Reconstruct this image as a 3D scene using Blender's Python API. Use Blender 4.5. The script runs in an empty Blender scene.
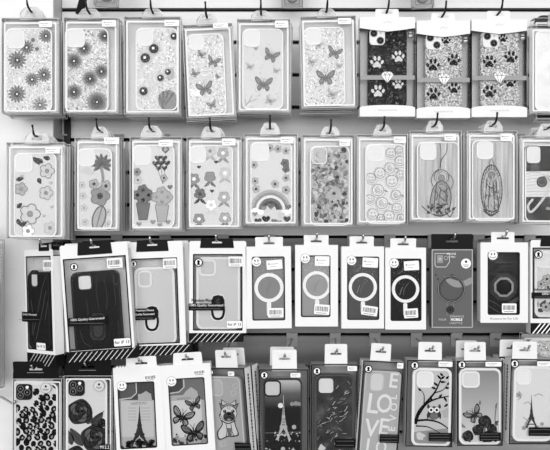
import bpy, bmesh, math, random
from mathutils import Vector, Matrix, Euler
from mathutils.geometry import tessellate_polygon
random.seed(7)
sc = bpy.context.scene
COL = sc.collection
D, F, ZC = 1.21, 632.0, 1.35          # wall distance, focal length in pixels, eye height
PI = math.pi

# ------------------------------------------------------------------ materials
def lin(v):
    v /= 255.0
    return v/12.92 if v <= .04045 else ((v+.055)/1.055)**2.4
MATS = {}
def grey(v, rough=.5, metal=0., name=None, spec=.5):
    key = name or 'grey_%d_%d' % (v, int(rough*100))
    if key in MATS: return MATS[key]
    m = bpy.data.materials.new(key); m.use_nodes = True
    b = m.node_tree.nodes['Principled BSDF']
    c = lin(v)
    b.inputs['Base Color'].default_value = (c, c, c, 1)
    b.inputs['Roughness'].default_value = rough
    b.inputs['Metallic'].default_value = metal
    b.inputs['Specular IOR Level'].default_value = spec*.5 if v > 100 or metal else spec*.1
    MATS[key] = m
    return m
def ramp(nt, stops, interp='LINEAR'):
    r = nt.nodes.new('ShaderNodeValToRGB'); r.color_ramp.interpolation = interp
    el = r.color_ramp.elements
    while len(el) < len(stops): el.new(.5)
    for e, (p, v) in zip(el, stops):
        e.position = p; c = lin(v); e.color = (c, c, c, 1)
    return r
def noisy(name, stops, scale=(60, 60, 60), kind='NOISE', nscale=1., detail=3., rough=.5, interp='LINEAR', bump=0., metal=0.):
    m = bpy.data.materials.new(name); m.use_nodes = True
    nt = m.node_tree; b = nt.nodes['Principled BSDF']
    tc = nt.nodes.new('ShaderNodeTexCoord'); mp = nt.nodes.new('ShaderNodeMapping')
    mp.inputs['Scale'].default_value = scale
    nt.links.new(tc.outputs['Object'], mp.inputs['Vector'])
    if kind == 'NOISE':
        t = nt.nodes.new('ShaderNodeTexNoise'); t.inputs['Scale'].default_value = nscale
        t.inputs['Detail'].default_value = detail; out = t.outputs['Fac']
    else:
        t = nt.nodes.new('ShaderNodeTexVoronoi'); t.inputs['Scale'].default_value = nscale
        out = t.outputs['Color'] if kind == 'CELL' else t.outputs['Distance']
    nt.links.new(mp.outputs['Vector'], t.inputs['Vector'])
    r = ramp(nt, stops, interp)
    nt.links.new(out, r.inputs['Fac']); nt.links.new(r.outputs['Color'], b.inputs['Base Color'])
    b.inputs['Roughness'].default_value = rough; b.inputs['Metallic'].default_value = metal; b.inputs['Specular IOR Level'].default_value = .06
    if bump:
        bp = nt.nodes.new('ShaderNodeBump'); bp.inputs['Strength'].default_value = bump
        nt.links.new(out, bp.inputs['Height']); nt.links.new(bp.outputs['Normal'], b.inputs['Normal'])
    MATS[name] = m
    return m
def clear(name, haze=.08, hazev=235, rough=.06, bump=.25, scale=(26, 26, 5), ior=1.45):
    m = bpy.data.materials.new(name); m.use_nodes = True
    nt = m.node_tree; N = nt.nodes; Lk = nt.links
    N.remove(N['Principled BSDF']); out = N['Material Output']
    tr = N.new('ShaderNodeBsdfTransparent'); tr.inputs['Color'].default_value = (.97, .97, .97, 1)
    df = N.new('ShaderNodeBsdfDiffuse'); c = lin(hazev); df.inputs['Color'].default_value = (c, c, c, 1)
    gl = N.new('ShaderNodeBsdfGlossy'); gl.inputs['Roughness'].default_value = rough
    tc = N.new('ShaderNodeTexCoord'); mp = N.new('ShaderNodeMapping'); mp.inputs['Scale'].default_value = scale
    nz = N.new('ShaderNodeTexNoise'); nz.inputs['Scale'].default_value = 1.; nz.inputs['Detail'].default_value = 3
    bp = N.new('ShaderNodeBump'); bp.inputs['Strength'].default_value = bump; bp.inputs['Distance'].default_value = .01
    fr = N.new('ShaderNodeFresnel'); fr.inputs['IOR'].default_value = ior
    m1 = N.new('ShaderNodeMixShader'); m2 = N.new('ShaderNodeMixShader')
    m1.inputs[0].default_value = haze
    Lk.new(tc.outputs['Object'], mp.inputs['Vector']); Lk.new(mp.outputs['Vector'], nz.inputs['Vector'])
    Lk.new(nz.outputs['Fac'], bp.inputs['Height'])
    Lk.new(bp.outputs['Normal'], gl.inputs['Normal']); Lk.new(bp.outputs['Normal'], fr.inputs['Normal'])
    Lk.new(tr.outputs[0], m1.inputs[1]); tl = N.new('ShaderNodeBsdfTranslucent'); tl.inputs['Color'].default_value = (c, c, c, 1); m3 = N.new('ShaderNodeMixShader'); m3.inputs[0].default_value = .35
    Lk.new(df.outputs[0], m3.inputs[1]); Lk.new(tl.outputs[0], m3.inputs[2]); Lk.new(m3.outputs[0], m1.inputs[2])
    Lk.new(fr.outputs[0], m2.inputs[0]); Lk.new(m1.outputs[0], m2.inputs[1]); Lk.new(gl.outputs[0], m2.inputs[2])
    Lk.new(m2.outputs[0], out.inputs['Surface'])
    MATS[name] = m
    return m
PVC = clear('clear_pvc', .03, 250, bump=.08, ior=1.12)
FILM = clear('window_film', .005, 230, bump=.06, ior=1.08)
SMOKE = clear('grey_film', .16, 175, bump=.04)
TABC = clear('clear_tab', .4, 250, bump=.0)
EDGE = grey(236, .3, name='pvc_fold')
TRAY = clear('blister_tray', .6, 254, bump=.08, scale=(60, 60, 8))
CARD = grey(233, .55, name='white_card', spec=.3)
CARD2 = grey(214, .55, name='grey_white_card', spec=.3)
BLACK = grey(22, .35, name='black_card')
INK = grey(18, .6, name='black_ink')
SILVER = grey(182, .35, name='silver_card')
SILVERD = grey(146, .4, name='dark_silver_card')
STICK = grey(240, .5, name='sticker_paper', spec=.3)
CHROME = grey(190, .22, 1., name='chrome_wire')
DARKW = grey(48, .35, .6, name='dark_wire')
WHITE = grey(248, .5, name='white_ink', spec=.3)
GLIT = noisy('clear_glitter', [(0, 70), (.16, 135), (.34, 196), (.72, 216), (.9, 255)], (400, 400, 400), 'CELL', rough=.35)
GLITF = noisy('fine_glitter', [(0, 105), (.12, 165), (.26, 204), (.7, 218), (.92, 254)], (430, 430, 430), 'CELL', rough=.35)
GLITB = noisy('bright_glitter', [(0, 60), (.2, 110), (.42, 160), (.7, 210), (1, 255)], (540, 540, 540), 'CELL', rough=.3)
GLITD = noisy('dark_glitter', [(0, 8), (.5, 18), (.75, 45), (.95, 130)], (420, 420, 420), 'CELL', rough=.3)
REFLECT = noisy('clear_reflection_streaks', [(.25, 150), (.5, 186), (.75, 208)], (190, 190, 9), rough=.4)  # vertical reflection streaks of clear plastic, put into the base colour
MARBLE = noisy('dark_marble', [(.3, 40), (.55, 62), (.75, 105)], (45, 45, 45), rough=.3, detail=6)
MARBG = noisy('grey_marble', [(.3, 30), (.5, 62), (.64, 112), (.85, 190)], (40, 40, 18), rough=.3, detail=5)
BROWN = noisy('dark_photo_print', [(.3, 30), (.7, 62)], (60, 60, 60), rough=.3)
def gradient(name, z0, z1, v0, v1, p=1.):
    m = bpy.data.materials.new(name); m.use_nodes = True
    nt = m.node_tree; b = nt.nodes['Principled BSDF']
    tc = nt.nodes.new('ShaderNodeTexCoord'); sp = nt.nodes.new('ShaderNodeSeparateXYZ'); mr = nt.nodes.new('ShaderNodeMapRange')
    mr.inputs['From Min'].default_value = z0; mr.inputs['From Max'].default_value = z1
    r = ramp(nt, [(0, v0), (.5, v0+(v1-v0)*.5**p), (1, v1)])
    nt.links.new(tc.outputs['Object'], sp.inputs[0]); nt.links.new(sp.outputs['Z'], mr.inputs['Value'])
    nt.links.new(mr.outputs[0], r.inputs['Fac']); nt.links.new(r.outputs['Color'], b.inputs['Base Color'])
    b.inputs['Roughness'].default_value = .3; b.inputs['Specular IOR Level'].default_value = .12
    return m

# ------------------------------------------------------------------ mesh builder
def rr(x0, z0, x1, z1, r=0., n=5):
    if x0 > x1: x0, x1 = x1, x0
    if z0 > z1: z0, z1 = z1, z0
    r = min(r, (x1-x0)*.499, (z1-z0)*.499)
    if r <= 1e-6: return [(x0, z0), (x1, z0), (x1, z1), (x0, z1)]
    out = []
    for cx, cz, a0 in ((x1-r, z0+r, -90), (x1-r, z1-r, 0), (x0+r, z1-r, 90), (x0+r, z0+r, 180)):
        for k in range(n+1):
            a = math.radians(a0+90*k/n); out.append((cx+r*math.cos(a), cz+r*math.sin(a)))
    return out
def ccw(p):
    s = sum(p[i-1][0]*p[i][1]-p[i][0]*p[i-1][1] for i in range(len(p)))
    return list(p) if s > 0 else list(reversed(p))
def smooth(pts, n=6, closed=False):
    out = []; m = len(pts)
    rng = range(m) if closed else range(m-1)
    for i in rng:
        if closed: p0, p1, p2, p3 = pts[i-1], pts[i], pts[(i+1) % m], pts[(i+2) % m]
        else: p0, p1, p2, p3 = pts[max(i-1, 0)], pts[i], pts[i+1], pts[min(i+2, m-1)]
        for k in range(n):
            t = k/n
            out.append(tuple(.5*(2*b+(c-a)*t+(2*a-5*b+4*c-d)*t*t+(3*b-a-3*c+d)*t**3) for a, b, c, d in zip(p0, p1, p2, p3)))
    if not closed: out.append(tuple(pts[-1]))
    return out

class MB:
    def __init__(s): s.v = []; s.f = []; s.m = []; s.mats = []; s.sm = []
    def mi(s, mat):
        if mat not in s.mats: s.mats.append(mat)
        return s.mats.index(mat)
    def add(s, verts, faces, mat, smooth=False):
        o = len(s.v); k = s.mi(mat); s.v += [tuple(v) for v in verts]
        for f in faces: s.f.append([i+o for i in f]); s.m.append(k); s.sm.append(smooth)
    def face(s, poly, y, mat):
        poly = ccw(poly)
        if len(poly) <= 4: s.add([(x, y, z) for x, z in poly], [list(range(len(poly)))], mat); return
        tris = tessellate_polygon([[Vector((x, z, 0)) for x, z in poly]])
        s.add([(x, y, z) for x, z in poly], [s._o(poly, t) for t in tris], mat)
    def _o(s, pts, t):
        a, b, c = (pts[i] for i in t)
        return list(t) if (b[0]-a[0])*(c[1]-a[1])-(b[1]-a[1])*(c[0]-a[0]) > 0 else list(reversed(t))
    def plate(s, outer, holes, y0, y1, mat, back=True, chamfer=0.):
        loops = [ccw(outer)]+[list(reversed(ccw(h))) for h in holes]
        flat = [p for l in loops for p in l]
        tris = [s._o(flat, t) for t in tessellate_polygon([[Vector((x, z, 0)) for x, z in l] for l in loops])]
        n = len(flat); vs = [(x, y0, z) for x, z in flat]+[(x, y1, z) for x, z in flat]
        fs = list(tris)
        if back: fs += [[i+n for i in reversed(t)] for t in tris]
        o = 0
        for l in loops:
            m = len(l)
            for i in range(m):
                j = (i+1) % m
                fs.append([o+j, o+i, o+i+n, o+j+n])
            o += m
        s.add(vs, fs, mat)
    def slab(s, poly, y0, y1, mat, c=.0012):
        """rounded block: front face inset by c"""
        poly = ccw(poly); cx = sum(p[0] for p in poly)/len(poly); cz = sum(p[1] for p in poly)/len(poly)
        w = max(abs(p[0]-cx) for p in poly); h = max(abs(p[1]-cz) for p in poly)
        ins = lambda d: [(cx+(x-cx)*(1-d/w), cz+(z-cz)*(1-d/h)) for x, z in poly]
        rings = [(ins(c), y0), (ins(c*.3), y0+c*.3), (poly, y0+c), (poly, y1)]
        m = len(poly); vs = [(x, y, z) for r, y in rings for x, z in r]; fs = []
        for k in range(3):
            for i in range(m):
                j = (i+1) % m; fs.append([k*m+j, k*m+i, (k+1)*m+i, (k+1)*m+j])
        s.add(vs, [list(range(m))]+[list(range(4*m-1, 3*m-1, -1))], mat); s.f[-2:] = [s.f[-2], s.f[-1]]
        s.add(vs, fs, mat, True)
    def box(s, x0, z0, x1, z1, y0, y1, mat): s.plate(rr(x0, z0, x1, z1), [], y0, y1, mat)
    def tube(s, pts, r, mat, n=6, cap=True):
        pts = [Vector(p) for p in pts]; vs = []; fs = []
        for i, p in enumerate(pts):
            d = (pts[min(i+1, len(pts)-1)]-pts[max(i-1, 0)]).normalized()
            a = d.cross(Vector((0, 0, 1)) if abs(d.z) < .9 else Vector((1, 0, 0))).normalized(); b = d.cross(a)
            for k in range(n):
                t = 2*PI*k/n; vs.append(p+a*r*math.cos(t)+b*r*math.sin(t))
        for i in range(len(pts)-1):
            for k in range(n):
                l = (k+1) % n; fs.append([i*n+k, i*n+l, (i+1)*n+l, (i+1)*n+k])
        if cap: fs += [list(range(n-1, -1, -1)), list(range((len(pts)-1)*n, len(pts)*n))]
        s.add(vs, fs, mat, True)
    def build(s, name, parent=None, label=None):
        me = bpy.data.meshes.new(name); me.from_pydata(s.v, [], s.f)
        for m in s.mats: me.materials.append(m)
        me.polygons.foreach_set('material_index', s.m); me.polygons.foreach_set('use_smooth', s.sm); me.update()
        o = bpy.data.objects.new(name, me); COL.objects.link(o)
        if parent is not None: o.parent = parent
        if label: o['label'] = label
        return o

_tcache = {}
def text_mesh(txt, bold=0.):
    k = (txt, bold)
    if k in _tcache: return _tcache[k]
    cu = bpy.data.curves.new('lettering', 'FONT'); cu.body = txt; cu.size = 1; cu.align_x = 'CENTER'; cu.align_y = 'CENTER'; cu.offset = bold
    cu.resolution_u = 3
    o = bpy.data.objects.new('lettering', cu); COL.objects.link(o)
    dg = bpy.context.evaluated_depsgraph_get(); dg.update()
    me = bpy.data.meshes.new_from_object(o.evaluated_get(dg))
    vs = [tuple(v.co) for v in me.vertices]; fs = [list(p.vertices) for p in me.polygons]
    bpy.data.objects.remove(o); bpy.data.curves.remove(cu); bpy.data.meshes.remove(me)
    _tcache[k] = (vs, fs)
    return vs, fs

CAM = Vector((0, -D, ZC))
def P(px, py, Y):
    d = D+Y
    return Vector(((px-275)*d/F, Y, ZC-(py-225)*d/F))

# ------------------------------------------------------------------ a pack hanging on a hook
PACKS = []
class Pack:
    def __init__(s, label, group, l, t, r, b, Y, roll=0, yaw=0, depth=.016, name='phone_case_pack', cat='phone case', w=None, h=None):
        s.Y, s.u, s.depth, s.label = Y, (D+Y)/F, depth, label
        s.w = (w or r-l)*s.u; s.h = (h or b-t)*s.u
        s.R = Euler((0, math.radians(roll), math.radians(yaw)), 'XYZ').to_matrix()
        c = P((l+r)/2, (t+b)/2, Y)
        s.loc = c - s.R @ Vector((0, 0, s.h/2))
        e = bpy.data.objects.new(name, None); COL.objects.link(e); e.empty_display_size = .02
        e.location = s.loc; e.rotation_euler = s.R.to_euler('XYZ')
        e['label'] = label; e['category'] = cat; e['group'] = group
        s.root = e; s.case_o = None; s.hook = None
        PACKS.append(s)
    def pt(s, px, py, y=0.):
        d = P(px, py, 0)-CAM; n = s.R @ Vector((0, -1, 0)); p0 = s.loc+s.R @ Vector((0, y, 0))
        t = (p0-CAM).dot(n)/d.dot(n)
        q = s.R.transposed() @ (CAM+d*t-s.loc)
        return (q.x, q.z)
    def rc(s, l, t, r, b, y=0., rad=0.):
        x, z = s.pt((l+r)/2, (t+b)/2, y); w, h = (r-l)*s.u/2, (b-t)*s.u/2
        return rr(x-w, z-h, x+w, z+h, rad*s.u)
    def full(s, m=0., rad=0.): return rr(-s.w/2+m, m, s.w/2-m, s.h-m, rad)
    def mb(s): return MB()
    def tab(s, cx, t, b, w, mat, top=None, hy=None, y=.0015, hw=None, name='hang_tab', th=.0006, tri=True):
        """hanging tab with a euro slot; all in photo pixels"""
        u = s.u; x0, z1 = s.pt(cx, t, y); _, z0 = s.pt(cx, b, y)
        z0 = min(z0, s.h-.0005) if b > t else z0
        tw = (top or w)*u/2; bw = w*u/2
        k = min(.0025, (z1-z0)*.3)
        out = [(x0-bw, z0), (x0+bw, z0), (x0+bw*.98, (z0+z1)/2), (x0+tw, z1-k*.5), (x0+tw-k, z1), (x0-tw+k, z1), (x0-tw, z1-k*.5), (x0-bw*.98, (z0+z1)/2)]
        hz = s.pt(cx, hy if hy else t+(b-t)*.5, y)[1]; hw = (hw or w*.42)*u/2; hh = 1.3*u
        hole = rr(x0-hw, hz-hh, x0+hw, hz+hh, hh*.9, 3)
        if tri: hole = [(x0-hw, hz-hh), (x0+hw, hz-hh), (x0+hw, hz+hh*.4), (x0+hh, hz+hh*.6), (x0+hh*.8, hz+hh*2.1), (x0-hh*.8, hz+hh*2.1), (x0-hh, hz+hh*.6), (x0-hw, hz+hh*.4)]
        m = MB(); m.plate(out, [hole], y, y+th, mat)
        if mat is TABC:
            loop = [(a, y+th/2, b_) for a, b_ in out[:1]+out[1:]+out[:1]]; m.tube(loop, .0007, EDGE, 4)
            lp = [(a, y+th/2, b_) for a, b_ in hole+hole[:1]]; m.tube(lp, .0005, EDGE, 4)
        m.build(name, s.root)
        s.hook = s.loc+s.R @ Vector((x0, y, hz+hh*1.35))
        return s
    def shell(s, mat=None, edge=None, inner=3.5, name='clear_box', er=.00045):
        mat = mat or PVC; edge = edge or EDGE; d = s.depth; w, h = s.w/2, s.h
        m = MB(); m.box(-w, 0, w, h, 0, d, mat)
        c = [(-w, 0), (w, 0), (w, h), (-w, h)]
        for i in range(4):
            a, b = c[i], c[(i+1) % 4]
            for y in (0, d): m.tube([(a[0], y, a[1]), (b[0], y, b[1])], er, edge, 4)
            m.tube([(a[0], 0, a[1]), (a[0], d, a[1])], er, edge, 4)
        if inner:
            q = inner*s.u
            m.plate(rr(-w+q*.55, q*.5, w-q*.55, h-q*1.1, .002), [rr(-w+q, q*.9, w-q, h-q*1.6, .002)], .002, .0026, edge)
        m.build(name, s.root)
    def tray(s, m_=.8, y=None, mat=None):
        y = s.depth*.75 if y is None else y
        q = m_*s.u; m = MB(); m.plate(rr(-s.w/2+q, q, s.w/2-q, s.h-q*1.6, .003), [], y, y+.0006, mat or TRAY); m.build('blister_tray', s.root)
    def case(s, l, t, r, b, mat, y=.004, th=.0085, rad=6.5, rim=None, rimw=1.3, cam=None, camrim=None, camin=None, camrad=4.5, camw=1.1, w=None, h=None, label=None):
        s.cy = y
        x, z = s.pt((l+r)/2, (t+b)/2, y); w, h = (w or r-l)*s.u/2, (h or b-t)*s.u/2
        s.cb = (x-w, z-h, x+w, z+h); s.cr = rad*s.u
        m = MB(); m.slab(rr(x-w, z-h, x+w, z+h, rad*s.u, 6), y, y+th, mat); s.case_o = m.build('phone_case', s.root, label)
        if rim:
            q = rimw*s.u; m = MB()
            m.plate(rr(x-w-.0004, z-h-.0004, x+w+.0004, z+h+.0004, rad*s.u, 6), [rr(x-w+q, z-h+q, x+w-q, z+h-q, max(rad-rimw, 1)*s.u, 6)], y-.0012, y+.003, rim); m.build('case_rim', s.case_o)
        if cam:
            cl, ct, cr_, cb_ = cam; q = camw*s.u
            cx, cz = s.pt((cl+cr_)/2, (ct+cb_)/2, y); cw, ch = (cr_-cl)*s.u/2, (cb_-ct)*s.u/2
            m = MB(); m.plate(rr(cx-cw, cz-ch, cx+cw, cz+ch, camrad*s.u), [rr(cx-cw+q, cz-ch+q, cx+cw-q, cz+ch-q, (camrad-camw)*s.u)], y-.0016, y+.001, camrim or rim or mat)
            if camin: m.face(rr(cx-cw+q*.5, cz-ch+q*.5, cx+cw-q*.5, cz+ch-q*.5, camrad*s.u), y-.0007, camin)
            m.build('camera_cutout', s.case_o)
        return s.case_o
    def sticker(s, l, t, r, b, y=-.0006, mat=None, name='price_sticker', kind='dash', txt=None, rot=0, rad=.8, parent=None):
        m = MB(); x, z = s.pt((l+r)/2, (t+b)/2, y); w, h = (r-l)*s.u/2, (b-t)*s.u/2
        def T(poly):
            ca, sa = math.cos(math.radians(rot)), math.sin(math.radians(rot))
            return [(x+px*ca-pz*sa, z+px*sa+pz*ca) for px, pz in poly]
        m.plate(T(rr(-w, -h, w, h, rad*s.u, 3)), [], y, y+.0003, mat or STICK)
        yy = y-.0001; u = s.u
        if kind == 'dash':
            g = grey(150, .6)
            m.face(T(rr(-w*.75, h*.05, -w*.75+1.2*u, h*.35)), yy, grey(110, .6)); m.face(T(rr(-w*.5, h*.1, w*.45, h*.1+.5*u)), yy, g)
            m.face(T(rr(-w*.6, -h*.45, w*.2, -h*.45+.4*u)), yy, g)
        elif kind == 'bar':
            rnd = random.Random(int(l*7+t)); xx = -w*.82
            while xx < w*.78:
                q = rnd.uniform(.3, .8)*u; m.face(T(rr(xx, -h*.35, min(xx+q, w*.82), h*.6)), yy, INK); xx += q+rnd.uniform(.4, .8)*u
            m.face(T(rr(-w*.7, -h*.75, w*.6, -h*.75+.5*u)), yy, grey(70, .6))
        elif kind == 'text':
            vs, fs = text_mesh(txt, .015); wd = max(v[0] for v in vs)-min(v[0] for v in vs); k = min(w*1.75/wd, h*1.5)
            m.add([(q[0], yy, q[1]) for q in T([(v[0]*k, v[1]*k) for v in vs])], fs, INK)
        m.build(name, parent or s.root)
    def smiley(s, cx, cy, r):
        y = -.0007; m = MB(); A = Art(s, m, y)
        A.disc(cx, cy, r, STICK, 0, 20); m.v = m.v
        A.ring(cx, cy, r-.35, r, grey(150, .6), 1)
        A.ell(cx-r*.3, cy-r*.22, r*.12, r*.24, 0, INK, 1); A.ell(cx+r*.3, cy-r*.25, r*.12, r*.24, 0, INK, 1)
        A.line([(cx+r*.58*math.cos(a), cy+r*.1+r*.45*math.sin(a)) for a in [math.radians(q) for q in range(20, 161, 20)]], .5, INK, 1)
        m.build('smiley_sticker', s.root)
    def logo(s, cx, cy, r):
        m = MB(); A = Art(s, m, -.0007)
        A.disc(cx, cy, r, STICK, 0, 20); A.ring(cx, cy, r*.78, r, INK, 1)
        A.disc(cx, cy-r*.22, r*.34, INK, 1, 12); A.poly([(cx-r*.16, cy), (cx+r*.16, cy), (cx+r*.42, cy+r*.55), (cx-r*.42, cy+r*.55)], INK, 1)
        m.build('logo_sticker', s.root)
    def band(s, l, t, r, b, lines, name='text_band', mat=None, y=-.0006, ink=None, wrap=True):
        """dark printed strip with lettering"""
        m = MB(); m.plate(s.rc(l, t, r, b, y), [], y, y+.0003, mat or BLACK); A = Art(s, m, y)
        n = len(lines)
        for i, (tx, hh) in enumerate(lines):
            yy = t+(b-t)*(i+.5)/n
            if tx: A.text(tx, (l+r)/2, yy, hh, ink or WHITE, 1, maxw=(r-l)*.94)
            else: A.line([(l+(r-l)*.06, yy), (l+(r-l)*.9, yy)], .35, grey(110, .6), 1)
        m.build(name, s.root)
    def art(s, name='printed_design', parent=None): return ArtPart(s, name, parent)
    def behind(s, label, dy, dx=0., dz=0., roll=0.):
        """another pack of the same kind on the same hook, further back"""
        r = s.root.copy(); COL.objects.link(r); r['label'] = label
        r.location = s.root.location+Vector((dx, dy, dz))
        r.rotation_euler.y += math.radians(roll)
        for ch in list(s.root.children):
            c = ch.copy(); COL.objects.link(c); c.parent = r
            for g in list(ch.children):
                d = g.copy(); COL.objects.link(d); d.parent = c
        return r

class Art:
    """flat printed shapes, given in photo pixels and laid on a pack's surface"""
    def __init__(s, p, m, y, clip=None): s.p, s.m, s.y, s.clip = p, m, y, clip
    def c(s, pts, yy):
        q = [s.p.pt(a, b, yy) for a, b in pts]
        if s.clip:
            x0, z0, x1, z1 = s.clip; q = [(min(max(x, x0), x1), min(max(z, z0), z1)) for x, z in q]
        return q
    def poly(s, pts, mat, k=0):
        yy = s.y-.00012*(k+1); q = s.c(pts, yy)
        ar = abs(sum(q[i-1][0]*q[i][1]-q[i][0]*q[i-1][1] for i in range(len(q))))
        if ar < 1e-9: return
        s.m.face(q, yy, mat)
    def disc(s, cx, cy, r, mat, k=0, n=14): s.ell(cx, cy, r, r, 0, mat, k, n)
    def ell(s, cx, cy, rx, ry, ang, mat, k=0, n=12):
        a = math.radians(ang); ca, sa = math.cos(a), math.sin(a); pts = []
        for i in range(n):
            t = 2*PI*i/n; x, y = rx*math.cos(t), ry*math.sin(t); pts.append((cx+x*ca-y*sa, cy+x*sa+y*ca))
        s.poly(pts, mat, k)
    def ring(s, cx, cy, r0, r1, mat, k=0, n=28, a0=0, a1=360):
        s.line([(cx+(r0+r1)/2*math.cos(math.radians(a0+(a1-a0)*i/n)), cy+(r0+r1)/2*math.sin(math.radians(a0+(a1-a0)*i/n))) for i in range(n+1)], r1-r0, mat, k)
    def line(s, pts, w, mat, k=0, w1=None):
        n = len(pts); L_, R_ = [], []
        for i in range(n):
            a, b = pts[max(i-1, 0)], pts[min(i+1, n-1)]; dx, dy = b[0]-a[0], b[1]-a[1]; l = math.hypot(dx, dy) or 1
            if i in (0, n-1) and pts[0] == pts[-1]:
                a, b = pts[-2], pts[1]; dx, dy = b[0]-a[0], b[1]-a[1]; l = math.hypot(dx, dy) or 1
            ww = (w+((w1-w)*i/(n-1) if w1 is not None else 0))/2
            L_.append((pts[i][0]-dy/l*ww, pts[i][1]+dx/l*ww)); R_.append((pts[i][0]+dy/l*ww, pts[i][1]-dx/l*ww))
        yy = s.y-.00012*(k+1); q = s.c(L_, yy); r = s.c(R_, yy)
        vs = [(x, yy, z) for x, z in q+r]
        fs = []
        for i in range(n-1):
            f = [i, i+1, n+i+1, n+i]; a, b, c_ = (q+r)[f[0]], (q+r)[f[1]], (q+r)[f[2]]
            if (b[0]-a[0])*(c_[1]-a[1])-(b[1]-a[1])*(c_[0]-a[0]) < 0: f.reverse()
            fs.append(f)
        s.m.add(vs, fs, mat)
    def outline(s, pts, w, mat, k=0): s.line(list(pts)+[pts[0]], w, mat, k)
    def text(s, txt, cx, cy, h, mat, k=0, maxw=None, rot=0, bold=.0, sx=1.):
        yy = s.y-.00012*(k+1); vs, fs = text_mesh(txt, bold); u = s.p.u; sc_ = h*u/.7
        x, z = s.p.pt(cx, cy, yy); wd = (max(v[0] for v in vs)-min(v[0] for v in vs))*sc_
        kx = sx
        if maxw and wd > maxw*u: kx = maxw*u/wd
        ca, sa = math.cos(math.radians(rot)), math.sin(math.radians(rot))
        out = [(x+v[0]*sc_*kx*ca-v[1]*sc_*sa, yy, z+v[0]*sc_*kx*sa+v[1]*sc_*ca) for v in vs]
        s.m.add(out, fs, mat)
    # -- motifs
    def daisy(s, cx, cy, r, mat, mid, k=0, n=11, ph=0, pearl=True):
        for i in range(n):
            a = 2*PI*i/n+ph; d = r*.6
            s.ell(cx+d*math.cos(a), cy+d*math.sin(a), r*.42, r*.15, math.degrees(a), mat, k, 8)
        s.disc(cx, cy, r*.34, mid, k+1, 10)
        if pearl: s.disc(cx, cy, 1.0, WHITE, k+3, 8)
    def fluff(s, cx, cy, r, m1, m2, k=0):
        n = 22; s.poly([(cx+r*(1 if i % 2 else .72)*math.cos(PI*i/n), cy+r*(1 if i % 2 else .72)*math.sin(PI*i/n)) for i in range(2*n)], m1, k)
        s.poly([(cx+r*(.72 if i % 2 else .45)*math.cos(PI*i/n+.2), cy+r*(.72 if i % 2 else .45)*math.sin(PI*i/n+.2)) for i in range(2*n)], m2, k+1)
    def butterfly(s, cx, cy, r, ang, m1, m2=None, k=0):
        a = math.radians(ang); ca, sa = math.cos(a), math.sin(a)
        def T(pts, q=1., o=(0, 0)): return [(cx+((x-o[0])*q+o[0])*r*ca-((y-o[1])*q+o[1])*r*sa, cy+((x-o[0])*q+o[0])*r*sa+((y-o[1])*q+o[1])*r*ca) for x, y in pts]
        for sg in (-1, 1):
            up = smooth([(.05*sg, -.05), (.35*sg, -.55), (.85*sg, -.85), (1.0*sg, -.62), (.8*sg, -.15), (.4*sg, .08)], 4, True)
            lo = smooth([(.05*sg, .02), (.5*sg, .05), (.72*sg, .35), (.5*sg, .72), (.28*sg, .62), (.12*sg, .35)], 4, True)
            s.poly(T(up), m1, k); s.poly(T(lo), m1, k)
            if m2:
                s.poly(T(up, .66, (.62*sg, -.45)), m2, k+1); s.poly(T(lo, .6, (.45*sg, .35)), m2, k+1)
                s.line(T([(.08*sg, -.05), (.75*sg, -.6)]), r*.05, m1, k+2); s.line(T([(.08*sg, 0), (.75*sg, -.28)]), r*.05, m1, k+2); s.line(T([(.08*sg, .05), (.5*sg, .55)]), r*.05, m1, k+2)
        s.line(T([(0, -.4), (0, .45)]), r*.12, m1, k+2)
        s.line(T([(0, -.35), (-.2, -.75)]), r*.04, m1, k+2); s.line(T([(0, -.35), (.2, -.75)]), r*.04, m1, k+2)
    def paw(s, cx, cy, r, mat, k=0, ang=0):
        a = math.radians(ang); ca, sa = math.cos(a), math.sin(a)
        T = lambda x, y: (cx+x*r*ca-y*r*sa, cy+x*r*sa+y*r*ca)
        s.poly(smooth([T(*q) for q in [(0, -.12), (.34, .15), (.58, .5), (.4, .78), (0, .66), (-.4, .78), (-.58, .5), (-.34, .15)]], 4, True), mat, k)
        for x, y, rx, ry, t in ((-.72, .0, .2, .3, -25), (-.28, -.5, .21, .34, -8), (.28, -.5, .21, .34, 8), (.72, .0, .2, .3, 25)):
            s.ell(*T(x, y), rx*r, ry*r, t+ang, mat, k, 10)
    def heart(s, cx, cy, r, mat, k=0):
        s.poly([(cx+r*16/17*math.sin(t)**3, cy-r*(13*math.cos(t)-5*math.cos(2*t)-2*math.cos(3*t)-math.cos(4*t))/17) for t in [2*PI*i/18 for i in range(18)]], mat, k)
    def blob(s, cx, cy, r, mat, k=0, rnd=random, n=9, sq=1.):
        s.poly(smooth([(cx+r*rnd.uniform(.65, 1.15)*math.cos(2*PI*i/n), cy+sq*r*rnd.uniform(.65, 1.15)*math.sin(2*PI*i/n)) for i in range(n)], 3, True), mat, k)
    def flower(s, cx, cy, r, m1, m2, mc, k=0, n=5, ph=0.):
        for i in range(n):
            a = 2*PI*i/n+ph; s.disc(cx+r*.55*math.cos(a), cy+r*.55*math.sin(a), r*.45, m1, k, 10)
        for i in range(n):
            a = 2*PI*i/n+ph; s.disc(cx+r*.55*math.cos(a), cy+r*.55*math.sin(a), r*.36, m2, k+1, 10)
        s.disc(cx, cy, r*.3, mc, k+2, 10)
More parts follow.
